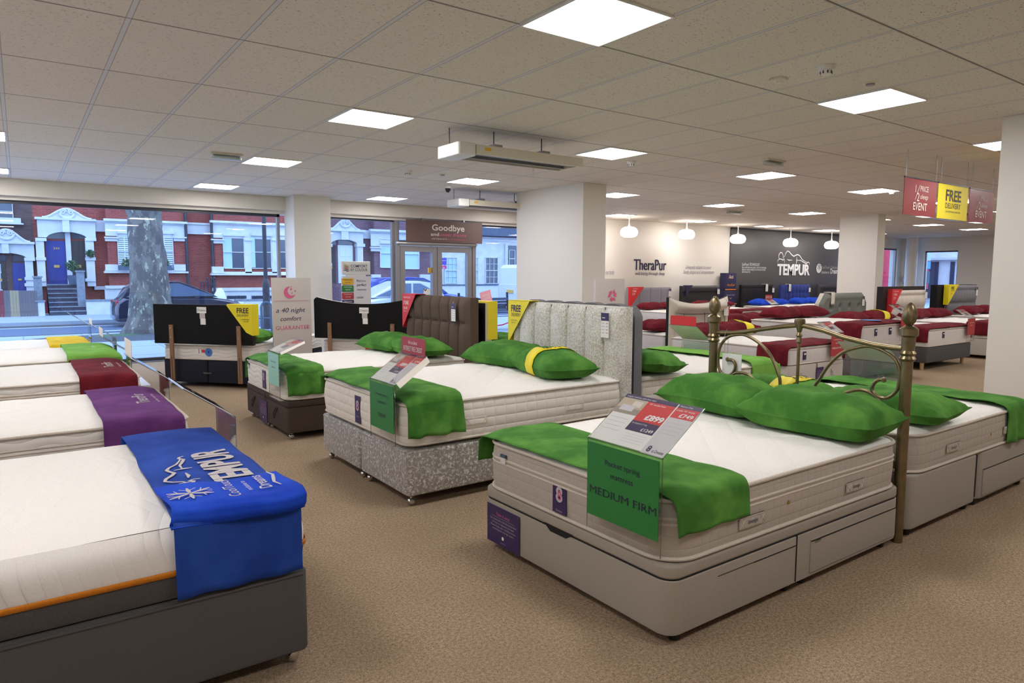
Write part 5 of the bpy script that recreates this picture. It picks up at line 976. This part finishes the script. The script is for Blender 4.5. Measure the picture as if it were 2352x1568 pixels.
def fb(mb, a, c, a2, c2, Yp, d, mt):
    """block on plane y=Yp covering photo pixels (a,c)-(a2,c2), standing d proud towards the road"""
    x0, x1 = atY(a, (c+c2)/2, Yp).x, atY(a2, (c+c2)/2, Yp).x; z1, z0 = atY((a+a2)/2, c, Yp).z, atY((a+a2)/2, c2, Yp).z
    return mb.box(x0, x1, Yp-d, Yp, z0, z1, mt)
def fx(px, py=600, Yp=FY): return atY(px, py, Yp).x
def fz(px, py, Yp=FY): return atY(px, py, Yp).z
def house(lab, a, a2, brk, z1=9.0):
    r = T('terraced_house', lab, 'house', off=((fx(a)+fx(a2))/2, FY, -.1)); MB().box(fx(a), fx(a2), FY, FY+6, -.2, z1, brk).build('wall', r); return r
def sash(r, a, c, a2, c2, pane='window_dark', bars=(), cur=0, shut=0, Yp=None, fr='render_white', fw=1.6):
    Yp = FY-.02 if Yp is None else Yp; m = MB(); mid = (c+c2)/2
    fb(m, a, c, a2, c+fw, Yp, .06, fr); fb(m, a, c2-fw, a2, c2, Yp, .06, fr); fb(m, a, c, a+fw, c2, Yp, .06, fr); fb(m, a2-fw, c, a2, c2, Yp, .06, fr); fb(m, a, mid-.8, a2, mid+.8, Yp, .08, fr)
    for f in bars: fb(m, a+(a2-a)*f-.4, c, a+(a2-a)*f+.4, c2, Yp, .05, fr)
    if len(bars) > 1:
        for f in (.25, .75): fb(m, a, c+(c2-c)*f-.4, a2, c+(c2-c)*f+.4, Yp, .05, fr)
    w = m.build('window', r); fb(MB(), a+1, c+1, a2-1, c2-1, Yp, .01, pane).build('pane', w)
    if cur: fb(MB(), a+1, c+1, a+(a2-a)*cur, c2-1, Yp, .02, 'curtain').build('curtain', w)
    if shut:
        m = MB(); n = 16
        fb(m, a+1, c+1, a2-1, c2-1, Yp, .015, 'shutter_gap')
        for i in range(n): fb(m, a+1.2, c+1.5+(c2-c-3)*i/n, a2-1.2, c+1.5+(c2-c-3)*(i+.62)/n, Yp, .04, 'shutter_white')
        for f in (.3, .62): fb(m, a+(a2-a)*f-1, c+1, a+(a2-a)*f+1, c2-1, Yp, .05, 'shutter_white')
        m.build('shutter', w)
def porch(r, pl, pr, ytop, yarch, yspring, ybot, yped, kind='render_white', d=.35):
    """white porch with arch, pilasters, keystone and scrolled pediment"""
    m = MB(); xm = (pl+pr)/2; Yp = FY
    ow = 19*(pr-pl)/132
    fb(m, pl, yspring, pl+ow, ybot, Yp, d, kind); fb(m, pr-ow, yspring, pr, ybot, Yp, d, kind)
    for yy, e in ((yspring, 3), (yspring+44, 2), (ybot-18, 2)): fb(m, pl-e, yy, pl+ow+e, yy+7, Yp, d+.06, kind); fb(m, pr-ow-e, yy, pr+e, yy+7, Yp, d+.06, kind)
    fb(m, pl-5, ytop, pr+2, ytop+5, Yp, d+.12, kind)
    # spandrel with arched underside
    z = lambda py: fz(xm, py); xl, xr = fx(pl+ow, ytop), fx(pr-ow, ytop); P = [(fx(pl, ytop), z(ytop+4)), (fx(pr, ytop), z(ytop+4)), (fx(pr, ytop), z(yspring)), (xr, z(yspring))]
    P += [(xr+(xl-xr)*i/14, z(yspring)+(z(yarch)-z(yspring))*math.sin(PI*i/14)**.55) for i in range(1, 14)] + [(xl, z(yspring)), (fx(pl, ytop), z(yspring))]
    m.prism(P, (0, FY, 0), X, Z, (0, -d+.03, 0), kind); fb(m, xm-8, ytop+4, xm+8, yarch+1, Yp, d+.1, kind)
    # pediment
    w = (fx(pr-8, ytop)-fx(pl+12, ytop))/2; cx = (fx(pr-8, ytop)+fx(pl+12, ytop))/2; zt0, zt1 = z(ytop), z(yped)
    P = [(cx+w*t, zt0+(zt1-zt0)*(.5+.5*math.cos(PI*min(1, abs(t)*1.02)))**1.0) for t in [1-i/12 for i in range(25)]]; P = [(cx+w, zt0-.02)]+P+[(cx-w, zt0-.02)]
    m.prism(P, (0, FY, 0), X, Z, (0, -d, 0), kind); m.tube([(p[0], FY-d, p[1]) for p in P[1:-1]], .045, kind, 6)
    for sg in (-1, 1): m.tube([(cx+sg*.13+.11*(1-i/16)*math.cos(i*.8), FY-d-.03, zt1-.12+.11*(1-i/16)*math.sin(i*.8)) for i in range(14)], .03, kind, 6)
    m.tube([(cx+.24*math.cos(PI+PI*i/10), FY-d-.03, zt1-.16+.2*math.sin(PI+PI*i/10)) for i in range(11)], .05, kind, 6)
    m.build('porch', r)
def door(r, a, c, a2, c2, mt, trans=(532, 547), num=None):
    d = MB(); fb(d, a, c, a2, c2, FY, .04, mt); w = a2-a; h = c2-c
    for (u0, v0, u1, v1) in ((.12, .06, .46, .30), (.54, .06, .88, .30), (.12, .36, .46, .6), (.54, .36, .88, .6), (.12, .66, .46, .94), (.54, .66, .88, .94)): fb(d, a+w*u0, c+h*v0, a+w*u1, c+h*v1, FY-.04, .015, mt)
    o = d.build('front_door', r); fb(MB(), a+w*.38, c+h*.56, a+w*.66, c+h*.62, FY-.05, .02, 'gold').build('letter_box', o)
    if num: q = MB(); p = atY(a+w*.5, c+h*.2, FY-.07); q.text(num, p, X, Z, .10, 'gold').build('number', o)
    fb(MB(), a, trans[0], a2, trans[1], FY, .02, 'window_dark').build('transom', r)
# dark brick house at the far left
r = house('dark brown brick house at the left edge across the street', -260, 81, 'brick_dark')
porch(r, -52, 77, 555, 581, 592, 668, 528, 'render_soft')
door(r, 30, 604, 60, 668, 'door_blue', (586, 600)); door(r, -12, 604, 14, 668, 'door_brown', (586, 600)); sash(r, -22, 462, 30, 508); m = MB(); fb(m, -30, 500, 48, 512, FY, .2, 'render_soft'); fb(m, -34, 512, 54, 515, FY, .3, 'render_soft'); fb(m, -4, 606, 4, 668, FY, .05, 'render_soft'); m.build('window_sill', r)
# red brick house with blue door
r = house('red brick terraced house with white porch and blue front door', 81, 484, 'brick_red')
porch(r, 84, 216, 502, 533, 547, 657, 481)
door(r, 107, 553, 152, 652, 'door_blue', (531, 548), '344'); door(r, 164, 553, 198, 652, 'door_brown', (531, 548)); m = MB(); fb(m, 152, 531, 164, 652, FY, .1, 'render_white'); m.build('door_post', r)
m = MB(); fb(m, 216, 506, 241, 532, FY, .12, 'render_white'); fb(m, 216, 657, 243, 665, FY, .12, 'render_white'); fb(m, 81, 640, 84, 690, FY, .1, 'brick_red'); fb(m, 425, 514, 482, 538, FY, .12, 'render_white'); fb(m, 425, 512, 482, 516, FY, .18, 'render_white'); m.build('string_course', r)
def bay(r, a, a2, wins, lf=True, y0=506, sl=.0, bw='brick_red', Yp=32.6, kind='render_white'):
    bx = MB(); s = lambda px: (px-a)*sl
    fb(bx, a, 300, a2, 720, FY, FY-Yp, bw); bx.build('bay_wall', r); m = MB()
    fb(m, a, y0, a2, y0+38, Yp, .05, kind); fb(m, a-4, y0, a2+3, y0+5, Yp, .22, kind); fb(m, a-2, y0+5, a2+1, y0+8, Yp, .12, kind)
    pw = wins[0][0]-a
    for p0, p1 in ((a, wins[0][0]), (wins[-1][1], a2)):
        fb(m, p0-2, y0+38, p1+2, y0+41, Yp, .18, kind); fb(m, p0, y0+38, p1, y0+48, Yp, .1, kind); fb(m, p0+.5, y0+101, p1, y0+116, Yp, .16, kind)
    for w0, w1 in zip(wins[:-1], wins[1:]): fb(m, w0[1], y0+36, w1[0], y0+116, Yp, .1, kind); fb(m, w0[1]-1, y0+38, w1[0]+1, y0+42, Yp, .16, kind)
    fb(m, a, y0+113, a2, y0+120, Yp, .1, kind); fb(m, a-3, y0+117, a2+5, y0+121, Yp, .3, kind); fb(m, a, y0+149, a2, y0+156, Yp, .14, kind); fb(m, a, y0+156, a2, y0+200, Yp, .06, kind); m.build('stone_dressing', r)
    q = MB()
    for w0 in wins: fb(q, w0[0]-1, y0+26, w0[1]+1, y0+31, Yp, .14, kind)
    q.build('window_hood', r)
    return Yp-.05
yq = bay(r, 241, 425, ((270, 324), (344, 398)))
sash(r, 270, 537, 324, 617, shut=1, Yp=yq+.03); sash(r, 344, 537, 398, 617, shut=1, Yp=yq+.03)
r2 = house('red brick house with two sash windows behind the lamp post', 484, 700, 'brick_red')
yq = bay(r2, 485, 700, ((512, 561), (576, 623), (640, 686)), y0=511)
sash(r2, 512, 541, 561, 617, Yp=yq+.03, cur=.42); sash(r2, 576, 541, 623, 617, Yp=yq+.03); sash(r2, 640, 541, 686, 617, Yp=yq+.03); m = MB(); fb(m, 577, 545, 586, 614, yq-.03, .01, 'curtain')
for a in (520, 578): fb(m, a, 679, a+46, 686, yq, .02, 'window_dark')
for a in (520, 578):
    for i in range(9): fb(m, a+i*5, 678, a+.7+i*5, 687, yq-.03, .03, 'post_black')
m.build('basement_window', r2)
for a, rr_ in ((425, r), (483, r2)):
    p = fx(a); MB().tube([(p, FY-.5, -.1), (p, FY-.5, 8)], .06, 'post_black', 8).build('drain_pipe', rr_)
# house seen through the second window
r = house('purplish brick house with white porch seen left of the glass door', 700, 985, 'brick_purple')
porch(r, 742, 829, 527, 550, 560, 660, 505, 'render_soft', .3); door(r, 776, 563, 810, 650, 'door_white', (552, 562)); door(r, 748, 563, 771, 650, 'door_brown', (552, 562))
yq = bay(r, 851, 985, ((872, 906), (918, 962)), y0=529, bw='brick_purple', kind='render_soft'); sash(r, 872, 548, 906, 615, 'curtain', Yp=yq+.03); sash(r, 918, 548, 962, 618, 'curtain', Yp=yq+.03); m = MB(); fb(m, 829, 529, 851, 548, FY, .12, 'render_soft'); m.build('string_course', r)
# white rendered building
r = T('rendered_building', 'white rendered building with tall sash windows seen through the glass door', 'building', off=(fx(1080), FY, -.1)); YW = 33.4
MB().box(fx(985), fx(1400), YW, YW+6, -.2, fz(1080, 541), 'render_white').build('wall', r); MB().box(fx(985), fx(1400), YW, YW+6, fz(1080, 541), 9, 'brick_purple').build('upper_wall', r)
m = MB(); fb(m, 985, 528, 1400, 545, YW, .4, 'slate'); fb(m, 985, 552, 1400, 556, YW, .05, 'render_soft'); m.build('slate_strip', r)
for a, a2 in ((1020, 1049), (1068, 1098), (1114, 1143)): sash(r, a, 591, a2, 651, 'curtain' if a < 1110 else 'window_dark', (.34, .67), Yp=YW-.0, fw=1.2)
for a, a2 in ((1086, 1100), (1152, 1172)): sash(r, a, 500, a2, 521, Yp=YW)
m = MB(); fb(m, 1163, 564, 1200, 655, YW, .02, 'door_blue' if False else 'window_dark'); fb(m, 1158, 560, 1164, 655, YW, .12, 'render_soft'); m.build('recess', r); sash(r, 1168, 574, 1182, 614, Yp=YW-.03, fw=1)
# shared front steps, piers and garden walls
r = T('front_steps', 'grey stone steps rising to the blue front door', 'steps', off=(1.6, 31.5, -.1))
for i in range(7):
    t0 = i/7; a, a2, c = 103+2*(1-t0), 182+4*(1-t0), 718-66*(i+1)/7+1; Yp = 31.0+(FY-.4-31.0)*i/7; x0, x1 = fx(103), fx(184); z1 = -.1+(fz(150, 652)+.1)*(i+1)/7
    MB().box(x0, x1, Yp, FY, -.1, z1, 'step_stone').box(x0, x1, Yp-.03, Yp+.06, z1-.04, z1+.004, 'stone_grey').build('step', r)
def gwall(lab, a, c, a2, c2, Yp, mt='render_white', cope=2.5, name='garden_wall', cat='wall', th=.3, cm='stone_grey'):
    x0, x1 = atY(a, c2, Yp).x, atY(a2, c2, Yp).x; z1 = atY((a+a2)/2, c, Yp).z; r = T(name, lab, cat, off=(x0, Yp, -.1)); MB().box(x0, x1, Yp, Yp+th, -.12, z1-.06, mt).build('wall', r); MB().box(x0-.03, x1+.03, Yp-.04, Yp+th+.04, z1-.06, z1, cm).build('coping', r); return r
gwall('white garden wall right of the stone steps', 200, 687, 372, 722, 30.9); gwall('short white pier left of the stone steps', 84, 690, 104, 722, 30.9)
gwall('grey stone pier left of the stone steps', 82, 634, 101, 722, 31.3, 'stone_grey', name='stone_pier', cat='pier'); gwall('grey stone pier right of the stone steps', 181, 621, 199, 722, 31.3, 'stone_grey', name='stone_pier', cat='pier')
gwall('white garden wall behind the lamp post', 545, 686, 760, 722, 30.9); gwall('long white garden wall with dark coping seen through the glass door', 1005, 652, 1400, 690, 30.9, cm='slate')
r = T('timber_fence', 'weathered timber fence at the left edge with one tan and one red board', 'fence', off=(0, 30.9, -.1))
for i, a in enumerate(range(-60, 84, 7)): x0, x1 = atY(a, 700, 30.9).x, atY(a+6.6, 700, 30.9).x; mt = 'fence_tan' if a in (31, 38) or i in (12,) else ('fence_red' if a < 10 and a > -60 and i < 10 else 'fence_wood'); MB().box(x0, x1, 30.88, 30.92, -.1, atY(a, 667, 30.9).z, mt).build('board', r)
def ball_plant(lab, px, py, Yp, rad, z0=None, pot=True, stem=True, n=60, name='potted_plant', potc='slate', seed=3):
    random.seed(seed); p = atY(px, py, Yp); r = T(name, lab, 'plant', off=(p.x, Yp, z0 if z0 is not None else p.z)); m = MB()
    for i in range(n):
        a, b_, q = random.random()*2*PI, math.acos(2*random.random()-1), rad*random.random()**.4; c = V((p.x+q*math.sin(b_)*math.cos(a), Yp+q*math.sin(b_)*math.sin(a), p.z+q*math.cos(b_))); d1 = V((random.uniform(-1, 1), random.uniform(-1, 1), random.uniform(-1, 1))).normalized()*rad*.33; d2 = d1.orthogonal().normalized()*rad*.14
        m.add([c-d1, c+d2, c+d1, c-d2], [(0, 1, 2, 3)], 'leaf')
    m.build('foliage', r)
    if stem: MB().tube([(p.x, Yp, z0+.3), (p.x+.02, Yp, p.z)], .015, 'dirt', 6).build('stem', r)
    if pot: MB().lathe([(.14, 0), (.2, .36), (.17, .36), (.002, .32)], (p.x, Yp, z0), potc, 12).build('pot', r)
    return r
zs = -.1+(fz(150, 652)+.1)
ball_plant('small standard tree in a dark pot beside the brown front door', 166, 610, 32.3, .24, zs, n=120); ball_plant('round hanging topiary ball on the right porch pilaster', 208, 582, 32.5, .17, None, pot=False, stem=False, n=160, name='hanging_plant')
for px in (291, 377): 
    rr_ = ball_plant('leafy plants in a grey window box, %s of the tree trunk' % ('left' if px < 300 else 'right'), px, 604, 32.2, .2, None, pot=False, stem=False, n=140, name='window_box', seed=px); p = atY(px, 614, 32.2); MB().box(p.x-.28, p.x+.28, 32.1, 32.3, p.z-.12, p.z+.06, 'slate').build('trough', rr_)
# iron railing and rubbish bags
r = T('iron_railing', 'black iron railings and gate post across the street behind the dark car', 'railing', off=(fx(486, 660, 31), 31, -.1)); m = MB()
for a in (463, 469, 477, 486, 494): p = atY(a, 665, 31.2); m.tube([(p.x, 31.2, -.1), (p.x, 31.2, atY(a, 642 if a > 470 else 652, 31.2).z)], .035 if a > 470 else .02, 'post_black', 6); m.lathe([(.002, 0), (.05, .05), (.002, .14)], (p.x, 31.2, atY(a, 642 if a > 470 else 652, 31.2).z), 'post_black', 6)
for c in (655, 675): m.tube([(atY(462, c, 31.2).x, 31.2, atY(462, c, 31.2).z), (atY(496, c, 31.2).x, 31.2, atY(496, c, 31.2).z)], .02, 'post_black', 6)
m.build('bars', r)
r = T('rubbish_bag', 'pale rubbish bag behind the dark car bonnet', 'bag', off=(atY(507, 680, 30.5).x, 30.5, -.1)); p = atY(505, 672, 30.5); m = MB(); rs = []
for i in range(9):
    t = i/8; rr = .26*math.sin(PI*(.1+.86*t))**.6; rs.append([(p.x+rr*math.cos(a)*(1+.2*N3(math.cos(a)*2, math.sin(a)*2, t*4)), 30.5+rr*math.sin(a)*.8, -.1+(p.z+.1+.2)*t) for a in [k*PI/7 for k in range(14)]])
m.rings(rs, 'bag_white').build('bag', r)
# plane tree on the near pavement
r = T('plane_tree', 'thick plane tree trunk with flaking bark outside the left window', 'tree', off=(2.60, 19.6, -.04)); rs = []; cx, cyy = 2.70, 19.6
for i in range(70):
    z = -.06+i*.11; t = z; base = .415+.22*math.exp(-max(0, z)*3.2)+.05*math.sin(z*.9+1)-.012*z + (.10*math.exp(-((z-3.55)/.3)**2)) + (.0 if z < 3 else .04); ring = []
    for k in range(40):
        a = 2*PI*k/40; rr = base*(1+.10*N3(math.cos(a)*1.6, math.sin(a)*1.6, z*.9)+.05*N3(math.cos(a)*4, math.sin(a)*4, z*2.6)+.16*math.exp(-max(0, z)*2.2)*math.sin(a*5+1)); 
        if math.cos(a) > .2: rr += .07*max(0, N3(3, a*2, z*2.3))
        ring.append((cx+rr*math.cos(a)-.012*z+.02*math.sin(z*1.6), cyy+rr*math.sin(a), z))
    rs.append(ring)
MB().rings(rs, 'plane_bark').build('trunk', r, sharp=80)
random.seed(5); m = MB()
for (dx, dy, dz, r0) in ((-1.6, .3, 3.2, .22), (1.7, .5, 3.4, .24), (.2, -1.2, 3.8, .2), (.4, 1.6, 3.0, .2)): m.tube([(cx-.1+dx*t, cyy+dy*t, 7.3+dz*t+.2*math.sin(t*4)) for t in [i/8 for i in range(9)]], [r0*(1-.75*i/8) for i in range(9)], 'plane_bark', 10)
m.build('branch', r)
def mound(name, lab, cat, x, y, rx, ry, mt, h=.04):
    m = MB(); rs = []
    for i in range(6): rs.append([(x+rx*(1-i/6)*(1+.12*N3(math.cos(a)*2, math.sin(a)*2, 1))*math.cos(a), y+ry*(1-i/6)*math.sin(a), -.038+h*math.sin(PI/2*i/5)) for a in [k*PI/14 for k in range(28)]])
    return m.rings(rs, mt)
tag(mound('', '', '', 2.7, 18.9, 2.9, 1.2, 'gravel').build('tree_pit'), 'dark gravel bed around the plane tree base', 'gravel bed'); bpy.data.objects['tree_pit']['kind'] = 'stuff'
gr = mound('', '', '', 1.9, 19.0, .75, .35, 'leaf', .07).build('moss_patch'); tag(gr, 'low green moss at the foot of the plane tree', 'moss'); gr['kind'] = 'stuff'
# lamp post, cycle stand, bench
p = atY(609, 600, 19.5); r = T('lamp_post', 'dark lamp post outside left of the white column', 'lamp post', off=(p.x, 19.5, -.04)); x = p.x
MB().tube([(x, 19.5, 1.2), (x, 19.5, 6.5)], .055, 'post_black', 12).build('pole', r); MB().lathe([(.11, -.04), (.10, .1), (.095, 1.2), (.08, 1.32), (.055, 1.36)], (x, 19.5, 0), 'post_black', 14).build('base', r); MB().tube([(x, 19.5, 6.4), (x+.1, 19.5, 6.9), (x+.8, 19.5, 7.1)], .04, 'post_black', 8).build('arm', r); MB().slab(x+.7, x+1.2, 19.4, 19.6, 7.05, 7.15, .04, .03, 'alu').build('lantern', r)
a, b_ = atY(600, 700, 16.5), atY(625, 760, 16.5); r = T('cycle_stand', 'grey metal cycle stand outside behind the yellow cover', 'cycle stand', off=(a.x, 16.5, -.04)); zt = atY(612, 694, 16.5).z; w = b_.x-a.x
MB().tube([(a.x, 16.5, -.04), (a.x, 16.5, zt-.12)]+[(a.x+.12-.12*math.cos(PI/2*i/5), 16.5, zt-.12+.12*math.sin(PI/2*i/5)) for i in range(1, 6)]+[(a.x+w-.12+.12*math.sin(PI/2*i/5), 16.5, zt-.12+.12*math.cos(PI/2*i/5)) for i in range(6)]+[(a.x+w, 16.5, -.04)], .03, 'slate', 10).build('hoop', r); MB().tube([(a.x, 16.5, zt*.55), (a.x+w, 16.5, zt*.55)], .02, 'slate', 8).build('cross_bar', r)
a, b_ = atY(1040, 700, 16.0), atY(1162, 700, 16.0); x0, x1 = a.x, b_.x+.05; r = T('street_bench', 'slatted wooden bench on the pavement outside the right window', 'bench', off=((x0+x1)/2, 15.8, -.04))
for py in (686, 693, 700, 706): z = atY(1140, py, 16.0).z; MB().box(x0, x1, 15.98+(py-686)*.004, 16.02+(py-686)*.004, z-.04, z+.03, 'bench_wood').build('back_slat', r)
zs2 = atY(1140, 712, 16.0).z
for i in range(4): MB().box(x0, x1+.3, 15.5+i*.12, 15.6+i*.12, zs2-.06, zs2-.02, 'bench_wood').build('seat_slat', r)
for x in (x0+.2, x1): MB().tube([(x, 16.02, zs2+.5), (x+.02, 16.0, zs2-.05), (x+.25, 15.5, zs2-.06), (x+.28, 15.42, zs2-.14), (x+.12, 15.45, zs2*.5), (x+.02, 15.5, -.04)], .035, 'post_black', 8).build('leg', r)
# parked and passing cars
def car(lab, x0, y, L, prof, roof, body, Wd=1.75, z0=-.22, flip=1, name='car', cat='car', wheels=(.17, .82), glass=None, h=1.45, lights=True):
    """prof: side outline (t along the length, z) of the body; roof: outline of the glasshouse"""
    r = T(name, lab, cat, off=(x0+L/2, y, z0)); 
    def pt(t, z): return (x0+L*(t if flip > 0 else 1-t), z0+z)
    def loft(P, ins, mt, ya, yb, nm, par):
        rs = []
        for k_, (yy, sc) in enumerate(((ya, ins), (ya+.09, ins*.3), (ya+.25, 0), (yb-.25, 0), (yb-.09, ins*.3), (yb, ins))):
            cx_ = sum(p[0] for p in P)/len(P); cz_ = min(p[1] for p in P); rs.append([(cx_+(p[0]-cx_)*(1-sc*.5), yy, cz_+(p[1]-cz_)*(1-sc)) for p in P])
        return MB().rings(rs, mt).build(nm, par, sharp=40)
    y0, y1 = y-Wd/2, y+Wd/2
    bd = loft([pt(*q) for q in prof], .10, body, y0, y1, 'body', r); loft([pt(*q) for q in roof], .06, body, y0+.12, y1-.12, 'roof', r)
    cxr = sum(q[0] for q in roof)/len(roof); zr = max(q[1] for q in roof); zb_ = min(q[1] for q in roof)
    # side glass panes sit just proud of the glasshouse
    top = [q for q in roof]; tl = min(q[0] for q in top if q[1] > zr-.06); tr_ = max(q[0] for q in top if q[1] > zr-.06); bl, br = min(q[0] for q in roof), max(q[0] for q in roof)
    def pane(ta, tb, ba, bb):
        P = [pt(ba, zb_+.04), pt(bb, zb_+.04), pt(tb, zr-.09), pt(ta, zr-.09)]
        for yy in (y0+.105, y1-.105): MB().prism(P, (0, yy-.012, 0), X, Z, (0, .024, 0), glass or 'car_glass').build('side_window', r)
    md = (tl+tr_)/2
    pane(tl+.01, md-.012, bl+.03, md-.012); pane(md+.012, tr_-.01, md+.012, br-.04)
    for t in wheels:
        for yy, s_ in ((y0, 1), (y1, -1)):
            cx_, _ = pt(t, 0); w = MB().lathe([(.20, -.10), (.29, -.09), (.315, -.05), (.315, .05), (.29, .09), (.20, .10)], (cx_, yy+s_*.09, z0+.315), 'tyre', 22, axis='y').build('wheel', r); MB().lathe([(.002, -.105), (.19, -.10), (.2, -.08), (.2, .08), (.19, .10), (.002, .105)], (cx_, yy+s_*.09, z0+.315), 'hub', 16, axis='y').build('hub_cap', w)
    if lights:
        for yy in (y0+.2, y1-.2): a_, b2 = pt(.965, .68); MB().slab(a_-.12, a_+.05, yy-.14, yy+.14, b2-.06, b2+.06, .03, .02, 'head_lamp').build('head_lamp', r); a_, b2 = pt(.02, .75); MB().slab(a_-.04, a_+.06, yy-.1, yy+.1, b2-.09, b2+.09, .02, .02, 'tail_lamp').build('tail_lamp', r)
        a_, b2 = pt(.60, .95); MB().slab(a_-.08, a_+.06, y0-.16, y0-.0, b2-.06, b2+.05, .03, .02, body).build('wing_mirror', r)
    return r
HB = [(0, .25), (.02, .18), (.98, .18), (1., .3), (.995, .58), (.96, .72), (.86, .82), (.72, .92), (.3, .95), (.06, .95), (.01, .8), (0, .6)]; RF = [(.05, .92), (.10, 1.25), (.17, 1.42), (.3, 1.48), (.48, 1.46), (.6, 1.28), (.78, .92)]
a = atY(541, 690, 26.3); car('dark blue hatchback parked across the road behind the tree', a.x-4.0, 25.6, 4.0, HB, RF, 'car_dark')
a = atY(1058, 690, 26.0); car('bright blue estate car half hidden behind the silver car', a.x-4.6, 25.7, 4.6, HB, [(.02, .92), (.05, 1.40), (.12, 1.56), (.35, 1.60), (.5, 1.56), (.6, 1.36), (.74, .92)], 'car_blue')
a = atY(1010, 690, 22.2); car('silver hatchback passing on the near side of the road', a.x-3.9, 22.2, 3.9, HB, RF, 'car_silver', flip=-1)
a = atY(1156, 690, 25.8); car('white van seen at the edge of the middle column', a.x, 25.4, 5.2, [(0, .3), (.02, .25), (.97, .25), (1., .5), (.99, .95), (.9, 1.15), (.82, 1.25), (.0, 1.25)], [(.005, 1.2), (.01, 2.0), (.04, 2.15), (.6, 2.15), (.72, 1.95), (.86, 1.2)], 'van_white', Wd=1.95, name='van', cat='van', wheels=(.2, .82))
q = MB(); xx = a.x; q.box(xx-.03, xx+.01, 25.0, 25.5, .65, .8, 'plate_yellow').build('number_plate', bpy.data.objects['van'])
p = atY(1018, 600, 31.5); r = T('estate_agent_board', 'purple and magenta letting board on a post seen through the right door leaf', 'sign', off=(p.x, 31.5, -.1)); MB().tube([(p.x+.1, 31.5, -.1), (p.x+.1, 31.5, atY(1018, 592, 31.5).z)], .03, 'render_white', 6).build('post', r)
x0, x1 = atY(1012, 600, 31.45).x, atY(1025, 600, 31.45).x; m = MB().box(x0, x1, 31.42, 31.46, atY(1018, 608, 31.45).z, atY(1018, 592, 31.45).z, 'sign_purple').box(x0, x1, 31.42, 31.46, atY(1018, 617, 31.45).z, atY(1018, 610, 31.45).z, 'sign_magenta'); m.text('let', ((x0+x1)/2, 31.41, atY(1018, 616, 31.45).z), X, Z, .09, 'paper').text('express', ((x0+x1)/2, 31.41, atY(1018, 599, 31.45).z), X, Z, .05, 'paper', w=.25); m.build('board', r)
# stickers on the glass
a = atY(1123, 683, 12.93); m = MB(); R_ = V((math.cos(.25), 0, math.sin(.25))); U_ = V((-math.sin(.25), 0, math.cos(.25))); gy = WY+.095; c = V((a.x, gy, a.z)); m.rect(c, R_, U_, .30, .29, 'sticker_pink'); m.text('MEMORY', c-Y*.002+U_*.03, -R_, U_, .04, 'paper', w=.2, bold=.02).text('FOAM DUO', c-Y*.002-U_*.04, -R_, U_, .04, 'paper', w=.2, bold=.02)
tag(m.build('window_sticker'), 'tilted pink square sticker on the glass right of the door', 'sticker')
a, b_ = atY(1133, 745, WY+.095), atY(1180, 745, WY+.095); m = MB().stroke([(0, .0), (.1, -.03), (.25, -.02), (.4, .02), (b_.x-a.x, .03)], .03, 'sign_magenta', (a.x, WY+.094, a.z), X, Z); tag(m.build('window_sticker'), 'thin magenta wave sticker low on the glass right of the door', 'sticker')
a = atY(989, 620, WY+.03); m = MB().slab(a.x-.05, a.x+.05, WY+.034, WY+.037, a.z-.06, a.z+.05, .03, .001, 'amber_print'); tag(m.build('window_sticker'), 'small orange sticker on the left door leaf glass', 'sticker')
# beyond the far right windows: red bus and white building
a, b_ = atY(2022, 620, 19.), atY(2075, 620, 19.); x0, x1 = a.x, b_.x+2.5; r = T('red_bus', 'red double deck bus outside the far right window', 'bus', off=(x0, 20, -.22)); m = MB().slab(x0, x1, 18.6, 21, .1, 4.2, .3, .12, 'bus_red'); m.build('body', r)
zf = lambda py: atY(2045, py, 18.6).z
MB().box(x0+.2, x1-.2, 18.56, 18.6, zf(596), zf(572), 'curtain').build('upper_window', r); MB().box(x0+.2, x1-.2, 18.55, 18.6, zf(616), zf(598), 'poster_blue').build('advert_panel', r); MB().box(x0+.2, x1-.2, 18.56, 18.6, zf(652), zf(622), 'window_dark').build('lower_window', r)
for x in (x0+1.2, x1-1.2): MB().lathe([(.002, -.1), (.45, -.1), (.48, 0), (.45, .1), (.002, .1)], (x, 18.65, .26), 'tyre', 20, axis='y').build('wheel', r)
r = T('corner_building', 'white corner building outside the end window', 'building', off=(46, 18, -.1)); MB().box(46, 52, 8, 26, -.2, 7, 'render_white').build('wall', r)
for a_, b2_ in ((2124, 2156), (2183, 2193)): MB().box(45.95, 46.05, atX(b2_, 620, 46).y, atX(a_, 620, 46).y, .1, atX(2160, 601, 46).z, 'window_dark').build('shop_window', r)
MB().box(45.7, 46, 8, 26, atX(2160, 597, 46).z, atX(2160, 592, 46).z, 'render_soft').build('cornice', r)
st(MB().box(28.2, 60, -20, WY+.3, -.25, -.05, 'paving'), 'trim_11')
